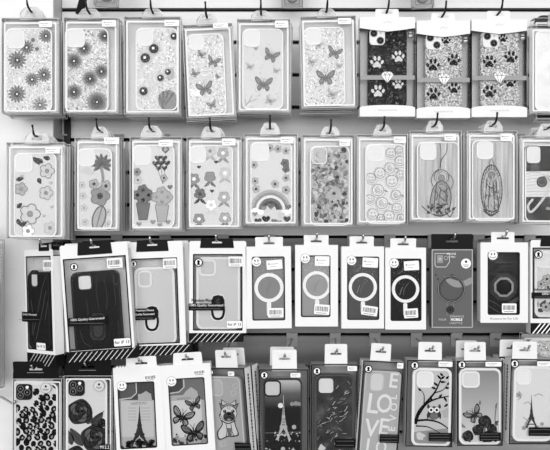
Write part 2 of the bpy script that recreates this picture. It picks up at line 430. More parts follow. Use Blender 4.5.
    def leaf(s, x0, y0, x1, y1, w, mat, k=0, vein=None):
        dx, dy = x1-x0, y1-y0; l = math.hypot(dx, dy); nx, ny = -dy/l*w/2, dx/l*w/2
        s.poly(smooth([(x0, y0), (x0+dx*.3+nx, y0+dy*.3+ny), (x0+dx*.65+nx*.8, y0+dy*.65+ny*.8), (x1, y1), (x0+dx*.65-nx*.8, y0+dy*.65-ny*.8), (x0+dx*.3-nx, y0+dy*.3-ny)], 3, True), mat, k)
        if vein: s.line([(x0, y0), (x0+dx*.9, y0+dy*.9)], .5, vein, k+1)
    def eiffel(s, cx, t, b, w, mat, k=0, lat=None):
        h = b-t; y = lambda q: t+h*q
        prof = [(0, .012), (.12, .02), (.35, .06), (.55, .11), (.70, .19)]
        s.poly([(cx-w*a, y(q)) for q, a in prof]+[(cx+w*a, y(q)) for q, a in reversed(prof)], mat, k)
        for sg in (-1, 1):
            s.poly(smooth([(cx+sg*w*.19, y(.69)), (cx+sg*w*.29, y(.84)), (cx+sg*w*.5, y(1))], 3)+smooth([(cx+sg*w*.3, y(1)), (cx+sg*w*.19, y(.86)), (cx+sg*w*.03, y(.77)), (cx, y(.72))], 3), mat, k)
        s.poly([(cx-w*.22, y(.68)), (cx+w*.22, y(.68)), (cx+w*.24, y(.72)), (cx-w*.24, y(.72))], mat, k+1)
        s.poly([(cx-w*.1, y(.46)), (cx+w*.1, y(.46)), (cx+w*.12, y(.49)), (cx-w*.12, y(.49))], mat, k+1)
        s.poly([(cx-w*.36, y(.87)), (cx+w*.36, y(.87)), (cx+w*.38, y(.9)), (cx-w*.38, y(.9))], mat, k+1)
        if lat:
            for q in (.2, .27, .34, .4, .52, .58, .64):
                a = w*(.02+.2*q*q); s.line([(cx-a, y(q)), (cx+a, y(q+.04))], .4, lat, k+2); s.line([(cx+a, y(q)), (cx-a, y(q+.04))], .4, lat, k+2)
    def rose(s, cx, cy, r, dark, mid, line_, k=0):
        rnd = random.Random(int(cx*3+cy))
        n = 9; s.poly(smooth([(cx+r*(1+.1*(i % 2))*math.cos(2*PI*i/n), cy+r*(.95+.12*(i % 2))*math.sin(2*PI*i/n)) for i in range(n)], 4, True), dark, k)
        for j, q in enumerate((.86, .64, .44, .25)):
            for i in range(5):
                a = 2*PI*i/5+j*.7; ox, oy = cx+r*q*.55*math.cos(a), cy+r*q*.55*math.sin(a)
                s.disc(ox, oy, r*q*.5, mid if (i+j) % 2 else dark, k+1+j, 12)
                s.ring(ox, oy, r*q*.5-.7, r*q*.5, line_, k+1+j, 12, math.degrees(a)-75, math.degrees(a)+75)
        s.ring(cx, cy, r*.1, r*.1+.5, line_, k+6, 10)
    def specks(s, l, t, r, b, n, seed, k=0, lo=.3, hi=.75, greys=(90, 120, 150, 180, 252, 252)):
        rnd = random.Random(seed)
        for i in range(n): s.ell(rnd.uniform(l, r), rnd.uniform(t, b), rnd.uniform(lo, hi), rnd.uniform(lo, hi), 0, grey(rnd.choice(greys), .5), k, 5)
class ArtPart(Art):
    def __init__(s, p, name, parent):
        b = p.cb; q = .0012
        super().__init__(p, MB(), p.cy, (b[0]+q, b[1]+q, b[2]-q, b[3]-q)); s.name, s.par = name, parent or p.case_o
    def done(s, label=None): return s.m.build(s.name, s.par, label)

# ------------------------------------------------------------------ the setting
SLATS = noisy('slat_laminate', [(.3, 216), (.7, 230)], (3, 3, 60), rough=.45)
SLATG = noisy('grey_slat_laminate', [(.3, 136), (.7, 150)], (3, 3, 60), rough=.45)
SLOT = grey(14, .6, name='slot_shade')  # shade inside the slots, painted as a near-black strip
LIP = grey(120, .4, .3, name='slot_lip')
PLASTER = noisy('white_panel', [(.3, 228), (.7, 238)], (14, 14, 14), rough=.6)
def px_x(px, Y=0.): return (px-275)*(D+Y)/F
def px_z(py, Y=0.): return ZC-(py-225)*(D+Y)/F
XL = px_x(62)
wall = MB(); pitch = 32.5*D/F; z10 = px_z(10); sh = 4.2*D/F
zs = [z10-k*pitch for k in range(-14, 25)]
for k, zt in enumerate(zs):
    nxt = zs[k+1] if k+1 < len(zs) else 0.0
    zb = max(nxt+sh/2, 0)
    top = zt-sh/2
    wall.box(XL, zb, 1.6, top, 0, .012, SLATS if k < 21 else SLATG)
    if k+1 < len(zs):
        wall.box(XL, nxt-sh/2, 1.6, nxt+sh/2, .010, .012, SLOT)
        wall.box(XL, nxt-sh/2-.0005, 1.6, nxt-sh/2+.0022, .002, .012, LIP)
wall.box(XL, 0, 1.6, zs[0], .012, .03, SLATS)
wall.box(XL, zs[0]-sh/2, 1.6, 2.9, 0, .012, SLATS)
w = wall.build('wall_back'); w['kind'] = 'structure'
YL = -.045; XP = px_x(53, YL)
m = MB(); m.box(-1.6, 0, XP, 2.9, YL, .03, PLASTER); o = m.build('wall_left'); o['kind'] = 'structure'
up = MB(); up.box(XP+.0004, 0, XL, 2.9, .004, .03, grey(52, .5, name='upright_gap')); up.box(XP, 0, XP+.0004, 2.9, YL+.004, .03, grey(196, .4, name='upright_enamel'))
up.box(px_x(65), 0, px_x(71), px_z(112), -.006, -.0001, grey(34, .4, .3, name='black_standard'))
o = up.build('trim_1'); o['kind'] = 'structure'
m = MB(); m.v += []; m.add([(-3, -5, 0), (3, -5, 0), (3, .03, 0), (-3, .03, 0)], [[0, 1, 2, 3]], noisy('floor_tile', [(.3, 150), (.7, 170)], (6, 6, 6), rough=.4)); o = m.build('floor'); o['kind'] = 'structure'

# ------------------------------------------------------------------ hooks
ROWSLOT = {0: -54.5, 1: 43.0, 2: 140.0, 3: 240.0, 4: 338.0}
def hook(p, row, label, dark=False, wallx=None, tip=.017):
    h = p.hook; Yf = h.y
    e = bpy.data.objects.new('display_hook', None); COL.objects.link(e)
    wx = h.x if wallx is None else px_x(wallx)
    wz = px_z(ROWSLOT[row]); yw = YL if wx < XP else 0.
    e.location = (wx, yw, wz); e['label'] = label; e['category'] = 'hook'; e['group'] = 'display hooks on the wall'
    mt = DARKW if dark else CHROME
    q = Vector((h.x-wx, h.y-yw, h.z-wz))
    b = MB(); b.plate(rr(-.0105, -.016, .0105, .010, .002), [], -.003, -.0005, grey(160, .4, 0, name='hook_plate')); b.box(-.0105, .0075, .0105, .0105, -.007, -.003, grey(160, .4, 0, name='hook_plate'))
    b.build('back_plate', e)
    t = MB(); front = q+Vector((0, -.010, 0))
    t.tube([(0, -.003, -.001), tuple(Vector((0, -.003, -.001)).lerp(front, .5)), tuple(front), tuple(front+Vector((0, -.006, .004))), tuple(front+Vector((0, -.011, tip)))], .0019, mt, 8)
    t.build('prong', e)

R1, R2, R3, R4 = 'phone case packs in the top row', 'phone case packs in the second row', 'phone case packs in the third row', 'phone case packs in the bottom row'
Y1, Y2, Y3, Y4 = -.13, -.133, -.13, -.135
CLEARB = grey(208, .3, name='clear_case_back'); CRIM = grey(240, .25, name='clear_case_rim'); CIN = grey(222, .4, name='white_inset')
gA, gB, gC, gD_, gE = grey(70, .5), grey(105, .5), grey(140, .5), grey(170, .5), grey(198, .5)

def clear_pack(label, grp, box, case, cam, stick, tab, Y, mat=None, roll=0, tray=True, rad=6.5, cin=None, tabw=19, camrim=None):
    p = Pack(label, grp, *box, Y, roll)
    p.shell(); p.tray()
    if case: p.case(*case, mat or CLEARB, rim=CRIM, rimw=.75, cam=cam, camin=cin or CIN, rad=rad, camrim=camrim, camw=.7)
    if stick: p.sticker(*stick)
    if tab: p.tab(tab[0], tab[1], box[1]+1.5, tabw, TABC, top=tabw*.62, hy=tab[2])
    return p

# ================================================================== TOP ROW
p = clear_pack('clear phone case pack with pressed daisies, first from the left in the top row', R1, (1.5, 18, 58, 113), (6, 28.5, 52, 112), (7.5, 29.5, 25, 48.5), (39, 21, 52, 27), (31, 7, 12), Y1, GLITF, tabw=22)
a = p.art('printed_daisies')
for x, y, r in ((17.3, 60, 9.3), (26.7, 47.5, 7.5), (32, 79.5, 7), (44, 74.7, 7.5), (17, 94, 9), (46, 36, 7)): a.daisy(x, y, r, grey(120, .5), grey(50, .5), 1, n=14); a.fluff(x, y, r*.62, grey(120, .5), grey(80, .5), 2)
for x, y, r in ((40, 105, 8), (33, 40, 6), (37, 49, 6)): a.daisy(x, y, r, gC if y > 90 else gE, gB, 0, pearl=y > 90)
a.specks(8, 50, 50, 110, 110, 11); a.done(); P11 = p
p = clear_pack('clear phone case pack with fluffy grey flowers on silver specks', R1, (63.5, 17.5, 118, 113), (65, 28.5, 108.5, 112), (66.5, 29.5, 85, 47.5), (102, 20, 116, 26.5), (89, 9, 13.5), Y1, GLIT, tabw=22)
a = p.art('printed_flowers')
for x, y, r in ((74, 61, 9.5), (84, 48.5, 8.5), (90, 78.7, 9), (101.5, 71.5, 8.5), (74, 92, 9), (97, 102, 12), (104.7, 36, 8)): a.fluff(x, y, r, grey(140, .5), grey(92, .5), 1); a.disc(x, y, 2.3, grey(50, .5), 4, 8); a.disc(x, y, 1, WHITE, 5, 8)
a.specks(67, 50, 106, 110, 170, 12); a.done(); P12 = p
p = clear_pack('clear phone case pack with dark pearl beads and a scallop shell in glitter', R1, (124, 16.5, 180.5, 114), (136, 28, 177.5, 110.5), (137.5, 29, 153, 46), (164.5, 20, 179, 26), (152.5, 9, 13), Y1, GLITF, tabw=21)
a = p.art('printed_pearls')
for x, y, r, h in ((153.8, 48.7, 4.8, 1), (145.3, 58, 4.8, 1), (160.5, 78, 3.3, 1), (143.5, 91.2, 4.2, 1), (174, 36.3, 3.6, 1), (168, 72, 3, 0)):
    a.fluff(x, y, r*1.9, gE, gD_, 0); a.disc(x, y, r, grey(60, .3), 3); a.disc(x-.6, y-.6, r*.3, WHITE, 4, 8)
a.ell(170, 73.5, 4.5, 6, 10, gD_, 0); 
for i in range(9):
    t = math.radians(195+i*16); a.line([(163, 109), (168+10.5*math.cos(t)*.95, 100+10*math.sin(t))], 2.2, gB if i % 2 else gC, 2)
a.ell(168, 101, 10, 9.5, 0, gC, 1); a.specks(138, 48, 175, 108, 110, 13); a.done(); P13 = p
p = clear_pack('clear phone case pack tilted slightly, with five grey butterflies over fine glitter', R1, (184.5, 24, 234, 117), (188, 34, 225, 116), (189.5, 35, 204, 50), (213, 23, 228, 28), (206.5, 14, 17.5), Y1, GLITF, roll=-2.5, tabw=20)
a = p.art('printed_butterflies')
for x, y, r, t in ((201, 54.5, 4.5, 25), (213.5, 62, 6.5, 15), (194.5, 73.5, 4.5, 30), (217.5, 76.5, 2.8, 40), (205, 89, 8.5, -12), (212, 105, 5, -20)): a.butterfly(x, y, r, t, gB, gC if r > 6 else gD_, 1)
a.poly([(189.5, 89), (201, 91), (202, 96.5), (191, 96)], WHITE, 0); a.specks(190, 52, 223, 114, 170, 14); a.done(); P14 = p
p = clear_pack('clear phone case pack with grey butterflies and a twig in its lower left corner', R1, (237, 19, 290.5, 112), (242.5, 29, 283, 109.5), (244, 30, 260, 47), (275, 20.5, 288, 27.5), (261, 11, 14.5), Y1, CLEARB, tabw=19)
a = p.art('printed_butterflies')
for x, y, r, t in ((271, 56, 8, 20), (249.7, 66.7, 4, 15), (256, 48.7, 2.5, -5), (276, 71, 3.5, 10), (263.5, 84.5, 9, 4), (270, 101, 5, 25)): a.butterfly(x, y, r, t, gB if r > 5.5 else gC, gC if r > 6 else gE, 1)
a.line(smooth([(244, 108), (249, 102), (257, 99)]), .7, gC, 0); a.line([(249, 102), (252, 95)], .6, gC, 0); a.line([(246, 105), (245, 99)], .6, gC, 0)
rnd = random.Random(3)
for i in range(40): a.disc(rnd.uniform(245, 281), rnd.uniform(32, 108), rnd.uniform(.25, .6), gC, 0, 5)
a.specks(245, 48, 281, 107, 50, 15); a.done(); P15 = p
p = clear_pack('clear phone case pack with grey butterflies over pale speckles, beside the black paw print box', R1, (301, 16, 356.5, 107.5), (304, 27.5, 344.5, 105.5), (305.5, 28.5, 321, 45), (338, 18, 351, 24), (326.5, 9, 12), Y1, GLITF, roll=-1, tabw=19)
a = p.art('printed_butterflies')
for x, y, r, t in ((318.5, 45.5, 4, 10), (334.5, 53, 7.5, 15), (311.5, 62, 4.5, 20), (325.5, 78, 9.5, 0), (332, 94.5, 5.5, 20), (339, 66, 3.5, 10)): a.butterfly(x, y, r, t, gB if r > 4.5 and y < 90 else gC, gC if r > 6 else gE, 1)
a.line(smooth([(341, 31), (336, 38), (338, 44)]), .6, gC, 0); a.specks(306, 46, 342, 103, 150, 16); a.done(); P16 = p

def diamond_pack(label, box, win, case, cam, paws, tab, mat, pawm, dia, Y=Y1, roll=0):
    p = Pack(label, R1, *box, Y, roll, depth=.02)
    l, t, r, b = box; wt, wb = win
    u = p.u; W, H = p.w/2, p.h; d = p.depth
    zt = p.pt(0, wt)[1]; zb = p.pt(0, wb)[1]
    c = MB()   # white carton: head with a V-cut lower edge, arched foot, back and side walls
    head = [(-W, zt), (-W*.5, zt-2*u), (0, zt-3.5*u), (W*.5, zt-2*u), (W, zt), (W, H), (-W, H)]
    c.plate(head, [], 0, .0007, CARD)
    foot = [(-W, 0), (W, 0), (W, zb-1*u)]+[(W*math.cos(k*PI/8), zb-1*u+2.6*u*math.sin(k*PI/8)) for k in range(1, 8)]+[(-W, zb-1*u)]
    c.plate(foot, [], 0, .0007, CARD)
    c.box(-W, 0, W, H, d-.0007, d, SILVER)
    for sg in (-1, 1): c.box(sg*W-.0004, 0, sg*W+.0004, zb-1*u, .0007, d, CARD); c.box(sg*W-.0004, zt, sg*W+.0004, H, .0007, d, CARD)
    c.box(-W, H-.0006, W, H, .0007, d, CARD); c.box(-W, 0, W, .0006, .0007, d, CARD)
    A = Art(p, c, 0); A.text('Accessories For Life', (l+r)/2, b-6.5, 1.6, gD_, 1, maxw=24)
    A.line(smooth([((l+r)/2-4, wt-6.5), ((l+r)/2-2, wt-5.2), ((l+r)/2, wt-6.8), ((l+r)/2+2, wt-5.2), ((l+r)/2+4, wt-6.5)]), .5, gE, 1)
    c.build('carton', p.root)
    f = MB(); f.box(-W+.0006, zb-1*u, W-.0006, zt, .0009, .0012, FILM)
    for sg in (-1, 1): f.box(sg*W-.0003, zb-1*u, sg*W+.0003, zt, .0012, d-.001, FILM)
    f.build('window_film', p.root)
    p.case(*case, mat, y=.005, rad=5)
    a = p.art('printed_paws')
    for q in paws: a.paw(*q[:2], q[2], pawm, 1, q[3] if len(q) > 3 else 0)
    a.done()
    cl, ct, cr_, cb_ = cam; m = MB(); yy = .0035
    m.plate(p.rc(*cam, yy, 4), [], yy, .005, grey(236, .3, name='camera_block'))
    A = Art(p, m, yy); k = (cr_-cl)
    for fx, fy in ((.28, .27), (.7, .72)): A.disc(cl+k*fx, ct+(cb_-ct)*fy, k*.22, grey(30, .2), 0, 16); A.ring(cl+k*fx, ct+(cb_-ct)*fy, k*.2, k*.25, gC, 1); A.disc(cl+k*fx, ct+(cb_-ct)*fy, k*.08, gA, 2, 8)
    A.disc(cl+k*.72, ct+(cb_-ct)*.25, k*.08, gE, 0, 8); m.build('camera_block', p.case_o)
    dx, dy = dia
    s = MB(); s.plate(p.rc(l+.3, dy-2.2, r-.3, dy+2.2, -.001), [], -.001, -.0004, grey(150, .4, name='grey_strap')); s.build('strap', p.root)
    m = MB(); A = Art(p, m, -.0012); g = grey(244, .25, name='diamond_white')
    out = [(dx-6.2, dy-2.5), (dx-3.4, dy-5.6), (dx+3.4, dy-5.6), (dx+6.2, dy-2.5), (dx, dy+5.8)]
    q = [p.pt(x, y, -.0012) for x, y in out]; m.plate(q, [], -.0024, -.001, g)
    A = Art(p, m, -.0025)
    for s0, s1 in (((dx-6.2, dy-2.5), (dx+6.2, dy-2.5)), ((dx-2.4, dy-2.5), (dx, dy+5.8)), ((dx+2.4, dy-2.5), (dx, dy+5.8)), ((dx-3.4, dy-5.6), (dx-2.4, dy-2.5)), ((dx+3.4, dy-5.6), (dx+2.4, dy-2.5)), ((dx, dy-5.6), (dx-2.4, dy-2.5)), ((dx, dy-5.6), (dx+2.4, dy-2.5))):
        A.line([s0, s1], .5, gB, 0)
    m.build('diamond_emblem', p.root)
    m = MB(); yy = -.0003; A = Art(p, m, yy); ix, iy = r-7.2, wt+2.5
    m.plate(p.rc(ix, iy, ix+5.5, iy+7, yy), [], yy, 0, grey(80, .5, name='badge_grey')); A.text('HD', ix+2.7, iy+2.2, 1.5, WHITE, 0, maxw=4.4); A.line([(ix+1, iy+4.6), (ix+4.6, iy+4.6)], .7, WHITE, 0); A.line([(ix+1, iy+5.9), (ix+4, iy+5.9)], .5, WHITE, 0)
    m.build('corner_badge', p.root)
    p.tab(tab[0], tab[1], t+2, 24, CARD, top=23, hy=tab[2], y=.0012, hw=11)
    return p
PB1 = diamond_pack('white window box with a black glitter case printed with pale paws', (360, 17, 415, 116.5), (28, 106.5), (368, 28.5, 407, 107.5), (369.5, 29, 385, 45), ((377, 62, 7.3), (398.3, 56.5, 6.8, -5), (378, 91, 7.3), (398, 84, 6)), (387, 9, 12.5), GLITD, grey(214, .3), (387.3, 77.5))
PB2 = diamond_pack('white window box with dark paws on silver glitter, left one of the two', (417, 20.5, 470, 118), (33.5, 108), (425, 34, 462.5, 109.5), (426, 33.5, 441.5, 49.5), ((433, 65, 7.5), (454, 60, 7.2, 5), (433.5, 94, 7.5), (454, 88, 6.5), (446, 40, 5)), (443, 13, 16.5), GLITB, grey(28, .3), (444, 80))
PB3 = diamond_pack('white window box with dark paws on silver glitter, right one of the two', (472, 19.5, 527, 117), (30.5, 107), (480.5, 31, 519.5, 107.5), (483, 32, 498.5, 47.5), ((489.5, 61.5, 7.5), (511, 57, 7.2, 5), (489.5, 91.5, 7.5), (510, 82, 6.5), (503, 38, 5)), (498.5, 11, 14.5), GLITB, grey(28, .3), (499.5, 78))
p = Pack('clear phone case pack with a plain white case, right end of the top row', R1, 531, 25, 588, 113, Y1)
p.shell(); p.tray(); p.case(535, 31, 580, 111, noisy('white_cloth_print', [(.3, 222), (.7, 240)], (50, 50, 50)), rim=CRIM, rad=6)
p.tab(559, 15, 26, 22, TABC, top=15, hy=19); P110 = p
p = Pack('clear pack with a dark round headed case peeping out behind the plain white one', R1, 534, 18, 586, 121, Y1+.045)
p.shell(); p.case(535, 15.5, 580, 120.5, MARBLE, rad=8, rim=grey(60, .3), rimw=2); p.tab(559, 12, 19, 22, TABC, top=15, hy=16); P110b = p

# ================================================================== SECOND ROW
p = clear_pack('clear phone case pack with large outlined blossoms, left end of the second row', R2, (6.5, 142.5, 64, 238.5), (14.4, 153, 56.5, 237), (15.5, 154, 33, 172), (45.5, 147, 60, 153.5), (37, 132, 138.5), Y2, CLEARB, tabw=24)
a = p.art('printed_blossoms')
for x, y, r, m1, m2 in ((30, 214, 11, gB, grey(205, .5)), (21, 189, 7, gB, gD_), (47, 171, 8, gB, gE), (46, 193, 7.5, gB, gE), (50, 228, 7, gD_, gE), (28, 231, 7, gC, WHITE)): a.flower(x, y, r, m1, m2, gC, 0)
for q in ((33, 157, 40, 165), (43, 163, 36, 158), (50, 159, 43, 157), (17, 208, 22, 203), (20, 226, 27, 222), (17, 219, 21, 226), (16, 180, 24, 178), (38, 178, 41, 184)): a.leaf(*q, 4.5, gA, 3)
for x, y in ((52, 207), (22, 176), (44, 216), (51, 183)): a.heart(x, y, 2, gD_, 3)
a.done(); P21 = p
p = clear_pack('clear phone case pack with a palm tree over a surfboard and seaside flowers', R2, (75, 137.5, 119, 230.5), (77.5, 148.5, 112, 229.5), (78.5, 149.5, 95, 166), (104, 137.5, 119, 144), (99.5, 127, 132), Y2, CLEARB, tabw=17)
a = p.art('printed_palm_tree')
a.line(smooth([(101, 166), (103, 178), (102, 190), (98, 205)]), 3, gC, 1)
for t in (-160, -125, -95, -60, -25, 10, 40, 140, 170): a.leaf(102, 164, 102+11*math.cos(math.radians(t)), 162+11*math.sin(math.radians(t))+2, 4.5, gB, 2, gA)
a.blob(86, 171, 6, gE, 0, random.Random(2), sq=.55); a.blob(91, 173, 5, gE, 0, random.Random(4), sq=.5)
a.flower(100, 196, 10.5, gB, gC, gA, 3); a.flower(106, 186, 6, gB, gD_, gA, 3); a.flower(94, 184, 5.5, gB, gD_, gA, 3)
a.ell(99, 218, 7, 13, 15, gB, 4, 18); a.ell(99, 218, 5.5, 11.3, 15, gD_, 5, 18); a.line([(102, 207), (96, 229)], 1, gB, 6)
for x, y in ((83, 196), (84, 208), (85, 222), (108, 212), (108, 224), (82, 185)): a.flower(x, y, 3.6, gC, gE, gC, 1)
a.done(); P22 = p
p = clear_pack('clear phone case pack with heart balloons above a dark and a pale bouquet', R2, (130, 137, 181.5, 230), (132.6, 145, 174.5, 227.5), (134, 146, 151, 165), (158.5, 140, 173, 146.5), (151, 126, 131), Y2, CLEARB, tabw=21)
a = p.art('printed_balloons')
a.heart(165.5, 150, 4.2, gB, 1); a.heart(165.5, 149.6, 2.2, gD_, 2)
for x, y, r in ((158, 158, 3.6), (164, 158, 3.6), (155.5, 163.5, 3.6), (161, 163, 4), (167, 163, 3.6), (158.5, 168, 3.2), (164.5, 168, 3.2)): a.heart(x, y, r, gA, 2); a.disc(x-1, y-1, .8, gC, 3, 6)
for x in (157, 161, 165): a.line([(x, 168), (163, 184)], .5, gB, 1)
a.flower(137, 172, 4.5, gB, gC, gA, 1); a.flower(138, 180, 4.5, gC, gE, gB, 1); a.flower(164, 178, 4, gB, gD_, gA, 1); a.heart(170, 187, 3, gB, 1)
rnd = random.Random(5)
for cx, cy, m1, m2, mc in ((143, 199, gA, gB, grey(40, .5)), (162, 201, gB, gD_, gC)):
    for q in ((0, -9, 6), (-5.5, -4, 6), (5.5, -4, 6), (0, 1, 6.5)): a.flower(cx+q[0], cy+q[1], q[2], m1, m2, mc, 3)
    a.poly([(cx-7, cy+4), (cx+7, cy+4), (cx+4, cy+21), (cx-4, cy+21)], m2, 5); a.outline([(cx-7, cy+4), (cx+7, cy+4), (cx+4, cy+21), (cx-4, cy+21)], .8, m1, 6)
for x, y in ((153, 222), (160, 225), (168, 222), (139, 224)): a.heart(x, y, 3, gC, 2)
a.done(); P23 = p
p = clear_pack('clear phone case pack scattered with round grey posies, left of the rainbow pack', R2, (187, 137, 241, 228.5), (189, 145.5, 233, 226), (190.5, 146.5, 206, 163), (222, 138.5, 235.5, 145.5), (211, 127, 131), Y2, CLEARB, tabw=20)
a = p.art('printed_posies')
for x, y, m1, m2, mc in ((194, 180, gB, gC, WHITE), (224, 198, gC, gD_, WHITE), (199, 220, gB, gC, WHITE), (225, 219, gB, gD_, WHITE), (210, 178, gB, gC, gC), (200, 195, gA, gB, gA), (225, 174, gD_, gE, WHITE), (223, 154, gC, gD_, WHITE), (210, 152, gD_, gE, gC), (211, 206, gE, WHITE, gE)):
    a.flower(x, y-1, 6.2, m1, m2, mc, 1, ph=.3)
    a.leaf(x, y+4, x-6, y+9, 3, m1, 0); a.leaf(x, y+4, x+6, y+9, 3, m1, 0)
for x, y in ((199, 167), (212, 191), (216, 162)): a.heart(x, y, 2.2, gA, 1)
a.done(); P24 = p
p = clear_pack('clear phone case pack with a rainbow across its lower part', R2, (244, 134, 297.5, 225), (250.6, 142, 292, 223.5), (252, 143, 269, 161), (280.5, 137, 293.5, 143.5), (270, 123, 128.5), Y2, CLEARB, tabw=19)
a = p.art('printed_rainbow')
a.disc(271.5, 211, 20.5, gE, 0, 30) if False else None
for r0, r1, g in ((17.5, 20.2, gD_), (14.8, 17.5, gC), (12, 14.8, grey(225, .5)), (9, 12, gB), (5.5, 9, gA)): a.ring(270.5, 210, r0, r1, g, 1, 24, 182, 358)
for x, y in ((255, 211), (286, 212), (260, 212), (290, 211)): a.blob(x, y, 5, WHITE, 3, random.Random(int(x)), sq=.6)
rnd = random.Random(11)
for x, y, r, g in ((270, 148, 4, gB), (278, 149, 4, gC), (286, 151, 4, gD_), (285, 163, 4.5, gA), (286, 169, 4, gA), (286, 178, 4.5, gE), (254, 165, 4, gC), (255, 181, 4, gC), (256, 189, 4.5, gD_), (275, 184, 4.5, gD_), (286, 190, 4.5, gC)): a.flower(x, y, r, g, gD_ if g != gA else gB, gA, 2, ph=rnd.random())
for x, y, r, g in ((271, 206, 4, gB), (264, 208, 3, gC), (255, 214, 3, gC), (258, 221, 4, gA), (266, 219, 4.5, grey(40, .5)), (274, 221, 3, gB), (281, 215, 4, gE), (287, 219, 4, gA), (288, 207, 3.5, gB), (279, 222, 3, gC)): a.heart(x, y, r, g, 4)
a.done(); P25 = p
p = clear_pack('clear phone case pack crowded with grey doodles, right of the rainbow pack', R2, (302, 135, 354.5, 226), (310, 146, 349.5, 225.5), (311.5, 147, 327, 164), (339.5, 140, 350, 146), (330, 127, 133), Y2, grey(172, .4), tabw=19, cin=grey(186, .4))
a = p.art('printed_doodles'); rnd = random.Random(21)
for i in range(260):
    x, y = rnd.uniform(312, 347), rnd.uniform(149, 223); g = rnd.choice((gA, gB, gB, gC, gC, gD_, gE, gE))
    if x < 328 and y < 164 and g in (gA, gB): g = gD_
    a.blob(x, y, rnd.uniform(1., 2.8), g, i % 5, rnd)
for i in range(60):
    x, y = rnd.uniform(313, 345), rnd.uniform(150, 220); a.line(smooth([(x, y), (x+rnd.uniform(-3, 3), y+2.5), (x+rnd.uniform(-4, 4), y+5)]), .5, grey(50, .5), 5)
a.done(); P26 = p
p = clear_pack('clear phone case pack with pale line drawn smiling faces and roses', R2, (357, 134.5, 407.5, 224), (365.4, 144, 405, 223.5), (367, 145, 384, 161), (394, 136.5, 406, 143), (382.5, 125, 130), Y2, grey(216, .4), tabw=18)
a = p.art('printed_faces'); rnd = random.Random(31)
for x, y, r in ((391, 153, 5), (400, 161, 5), (399, 150, 4), (390, 168, 5.5), (380, 173, 5.5), (371, 178, 5), (392, 181, 6), (378, 190, 6), (401, 175, 4.5), (382, 203, 6), (396, 195, 5), (370, 199, 4.5), (397, 208, 5), (389, 216, 5.5), (373, 214, 5.5), (401, 218, 4), (381, 218, 4)):
    a.ring(x, y, r-.45, r, gA, 1, 16); a.ring(x+.6, y+.4, r*1.22, r*1.22+.4, gC, 0, 16, 20, 250)
    if rnd.random() < .55:
        a.disc(x-r*.3, y-r*.2, .6, gA, 1, 6); a.disc(x+r*.3, y-r*.2, .6, gA, 1, 6); a.ring(x, y, r*.5, r*.5+.5, gA, 1, 8, 20, 160)
    else:
        a.ring(x+.5, y, r*.5, r*.5+.5, gB, 1, 12, 0, 270); a.ring(x, y+.3, r*.2, r*.2+.5, gB, 1, 10)
        a.leaf(x+r, y, x+r+4, y+2, 2, gC, 0)
a.done(); P27 = p
NT = grey(70, .5, name='line_ink')
p = clear_pack('clear streaked phone case pack with a robed haloed figure in dark lines', R2, (410, 131, 461.5, 221), (417, 142, 459, 220), (420, 142.5, 436, 160), (444.5, 134, 456, 140.5), (434.5, 121, 126.5), Y2, REFLECT, tabw=17)
a = p.art('printed_figure')
a.line(smooth([(447, 143), (446.5, 152), (441.5, 160), (440.5, 169)]), .8, NT, 0); a.line(smooth([(440, 143), (441, 155), (440, 168)]), .7, NT, 0)
a.ring(441.5, 177, 6.8, 7.6, NT, 0); a.ring(441.5, 177, 5, 5.6, gB, 0); a.disc(441.5, 178, 3.2, gC, 0); a.ring(441.5, 178, 2.8, 3.4, NT, 1)
a.poly(smooth([(441.5, 181), (447, 184), (451, 194), (450, 206), (447, 214), (433, 214), (430, 204), (432, 192), (436, 184)], 4, True), grey(150, .5), 0)
a.outline(smooth([(441.5, 181), (447, 184), (451, 194), (450, 206), (447, 214), (433, 214), (430, 204), (432, 192), (436, 184)], 4, True), .9, NT, 1)
for pts in ([(437, 184), (435, 196), (434, 211)], [(441, 189), (439, 200), (441, 212)], [(446, 185), (447, 198), (445, 212)], [(439, 187), (444, 192), (448, 188)], [(440, 196), (445, 201), (448, 195)], [(434, 190), (438, 194), (436, 200)], [(442, 203), (445, 207), (448, 203)], [(444, 190), (446, 196), (443, 200)], [(437, 203), (440, 207), (436, 209)], [(448, 190), (452, 187), (453, 180), (449, 174)], [(433, 186), (431, 180), (434, 173), (439, 169)]): a.line(smooth(pts), .8, NT, 2)
rnd = random.Random(12)
for i in range(30):
    x, y = rnd.uniform(424, 456), rnd.uniform(204, 214); a.blob(x, y, rnd.uniform(.9, 2), rnd.choice((NT, gA, grey(50, .5), gD_)), 3+i % 2, rnd, 6)
for pts in ([(422, 206), (430, 213), (442, 216), (456, 207)], [(446, 212), (450, 217), (453, 211)]): a.line(smooth(pts), .9, NT, 4)
a.done(); P28 = p
p = clear_pack('clear streaked phone case pack with a robed figure inside an oval of rays', R2, (467.5, 131, 517, 221), (472, 140, 514, 220.5), (476.5, 141.5, 493, 159), (500.5, 133.5, 512, 141), (493, 121, 126), Y2, REFLECT, tabw=19)
a = p.art('printed_figure')
def oval(q, n=36): return [(491.5+q*10.5*math.cos(2*PI*i/n), 190+q*25*math.sin(2*PI*i/n)) for i in range(n+1)]
a.line(oval(1), 1, NT, 0); a.line(oval(.82), .7, gB, 0)
for i in range(36):
    t = 2*PI*i/36; a.line([(491.5+9*math.cos(t), 190+21*math.sin(t)), (491.5+11.3*math.cos(t), 190+26*math.sin(t))], .8, NT, 1)
a.disc(491.5, 175, 3, gC, 1); a.ring(491.5, 175, 2.8, 3.5, NT, 2)
a.poly(smooth([(491.5, 171), (496.5, 178), (498, 192), (500, 209), (491.5, 211), (483, 209), (485, 192), (486.5, 178)], 4, True), gD_, 0)
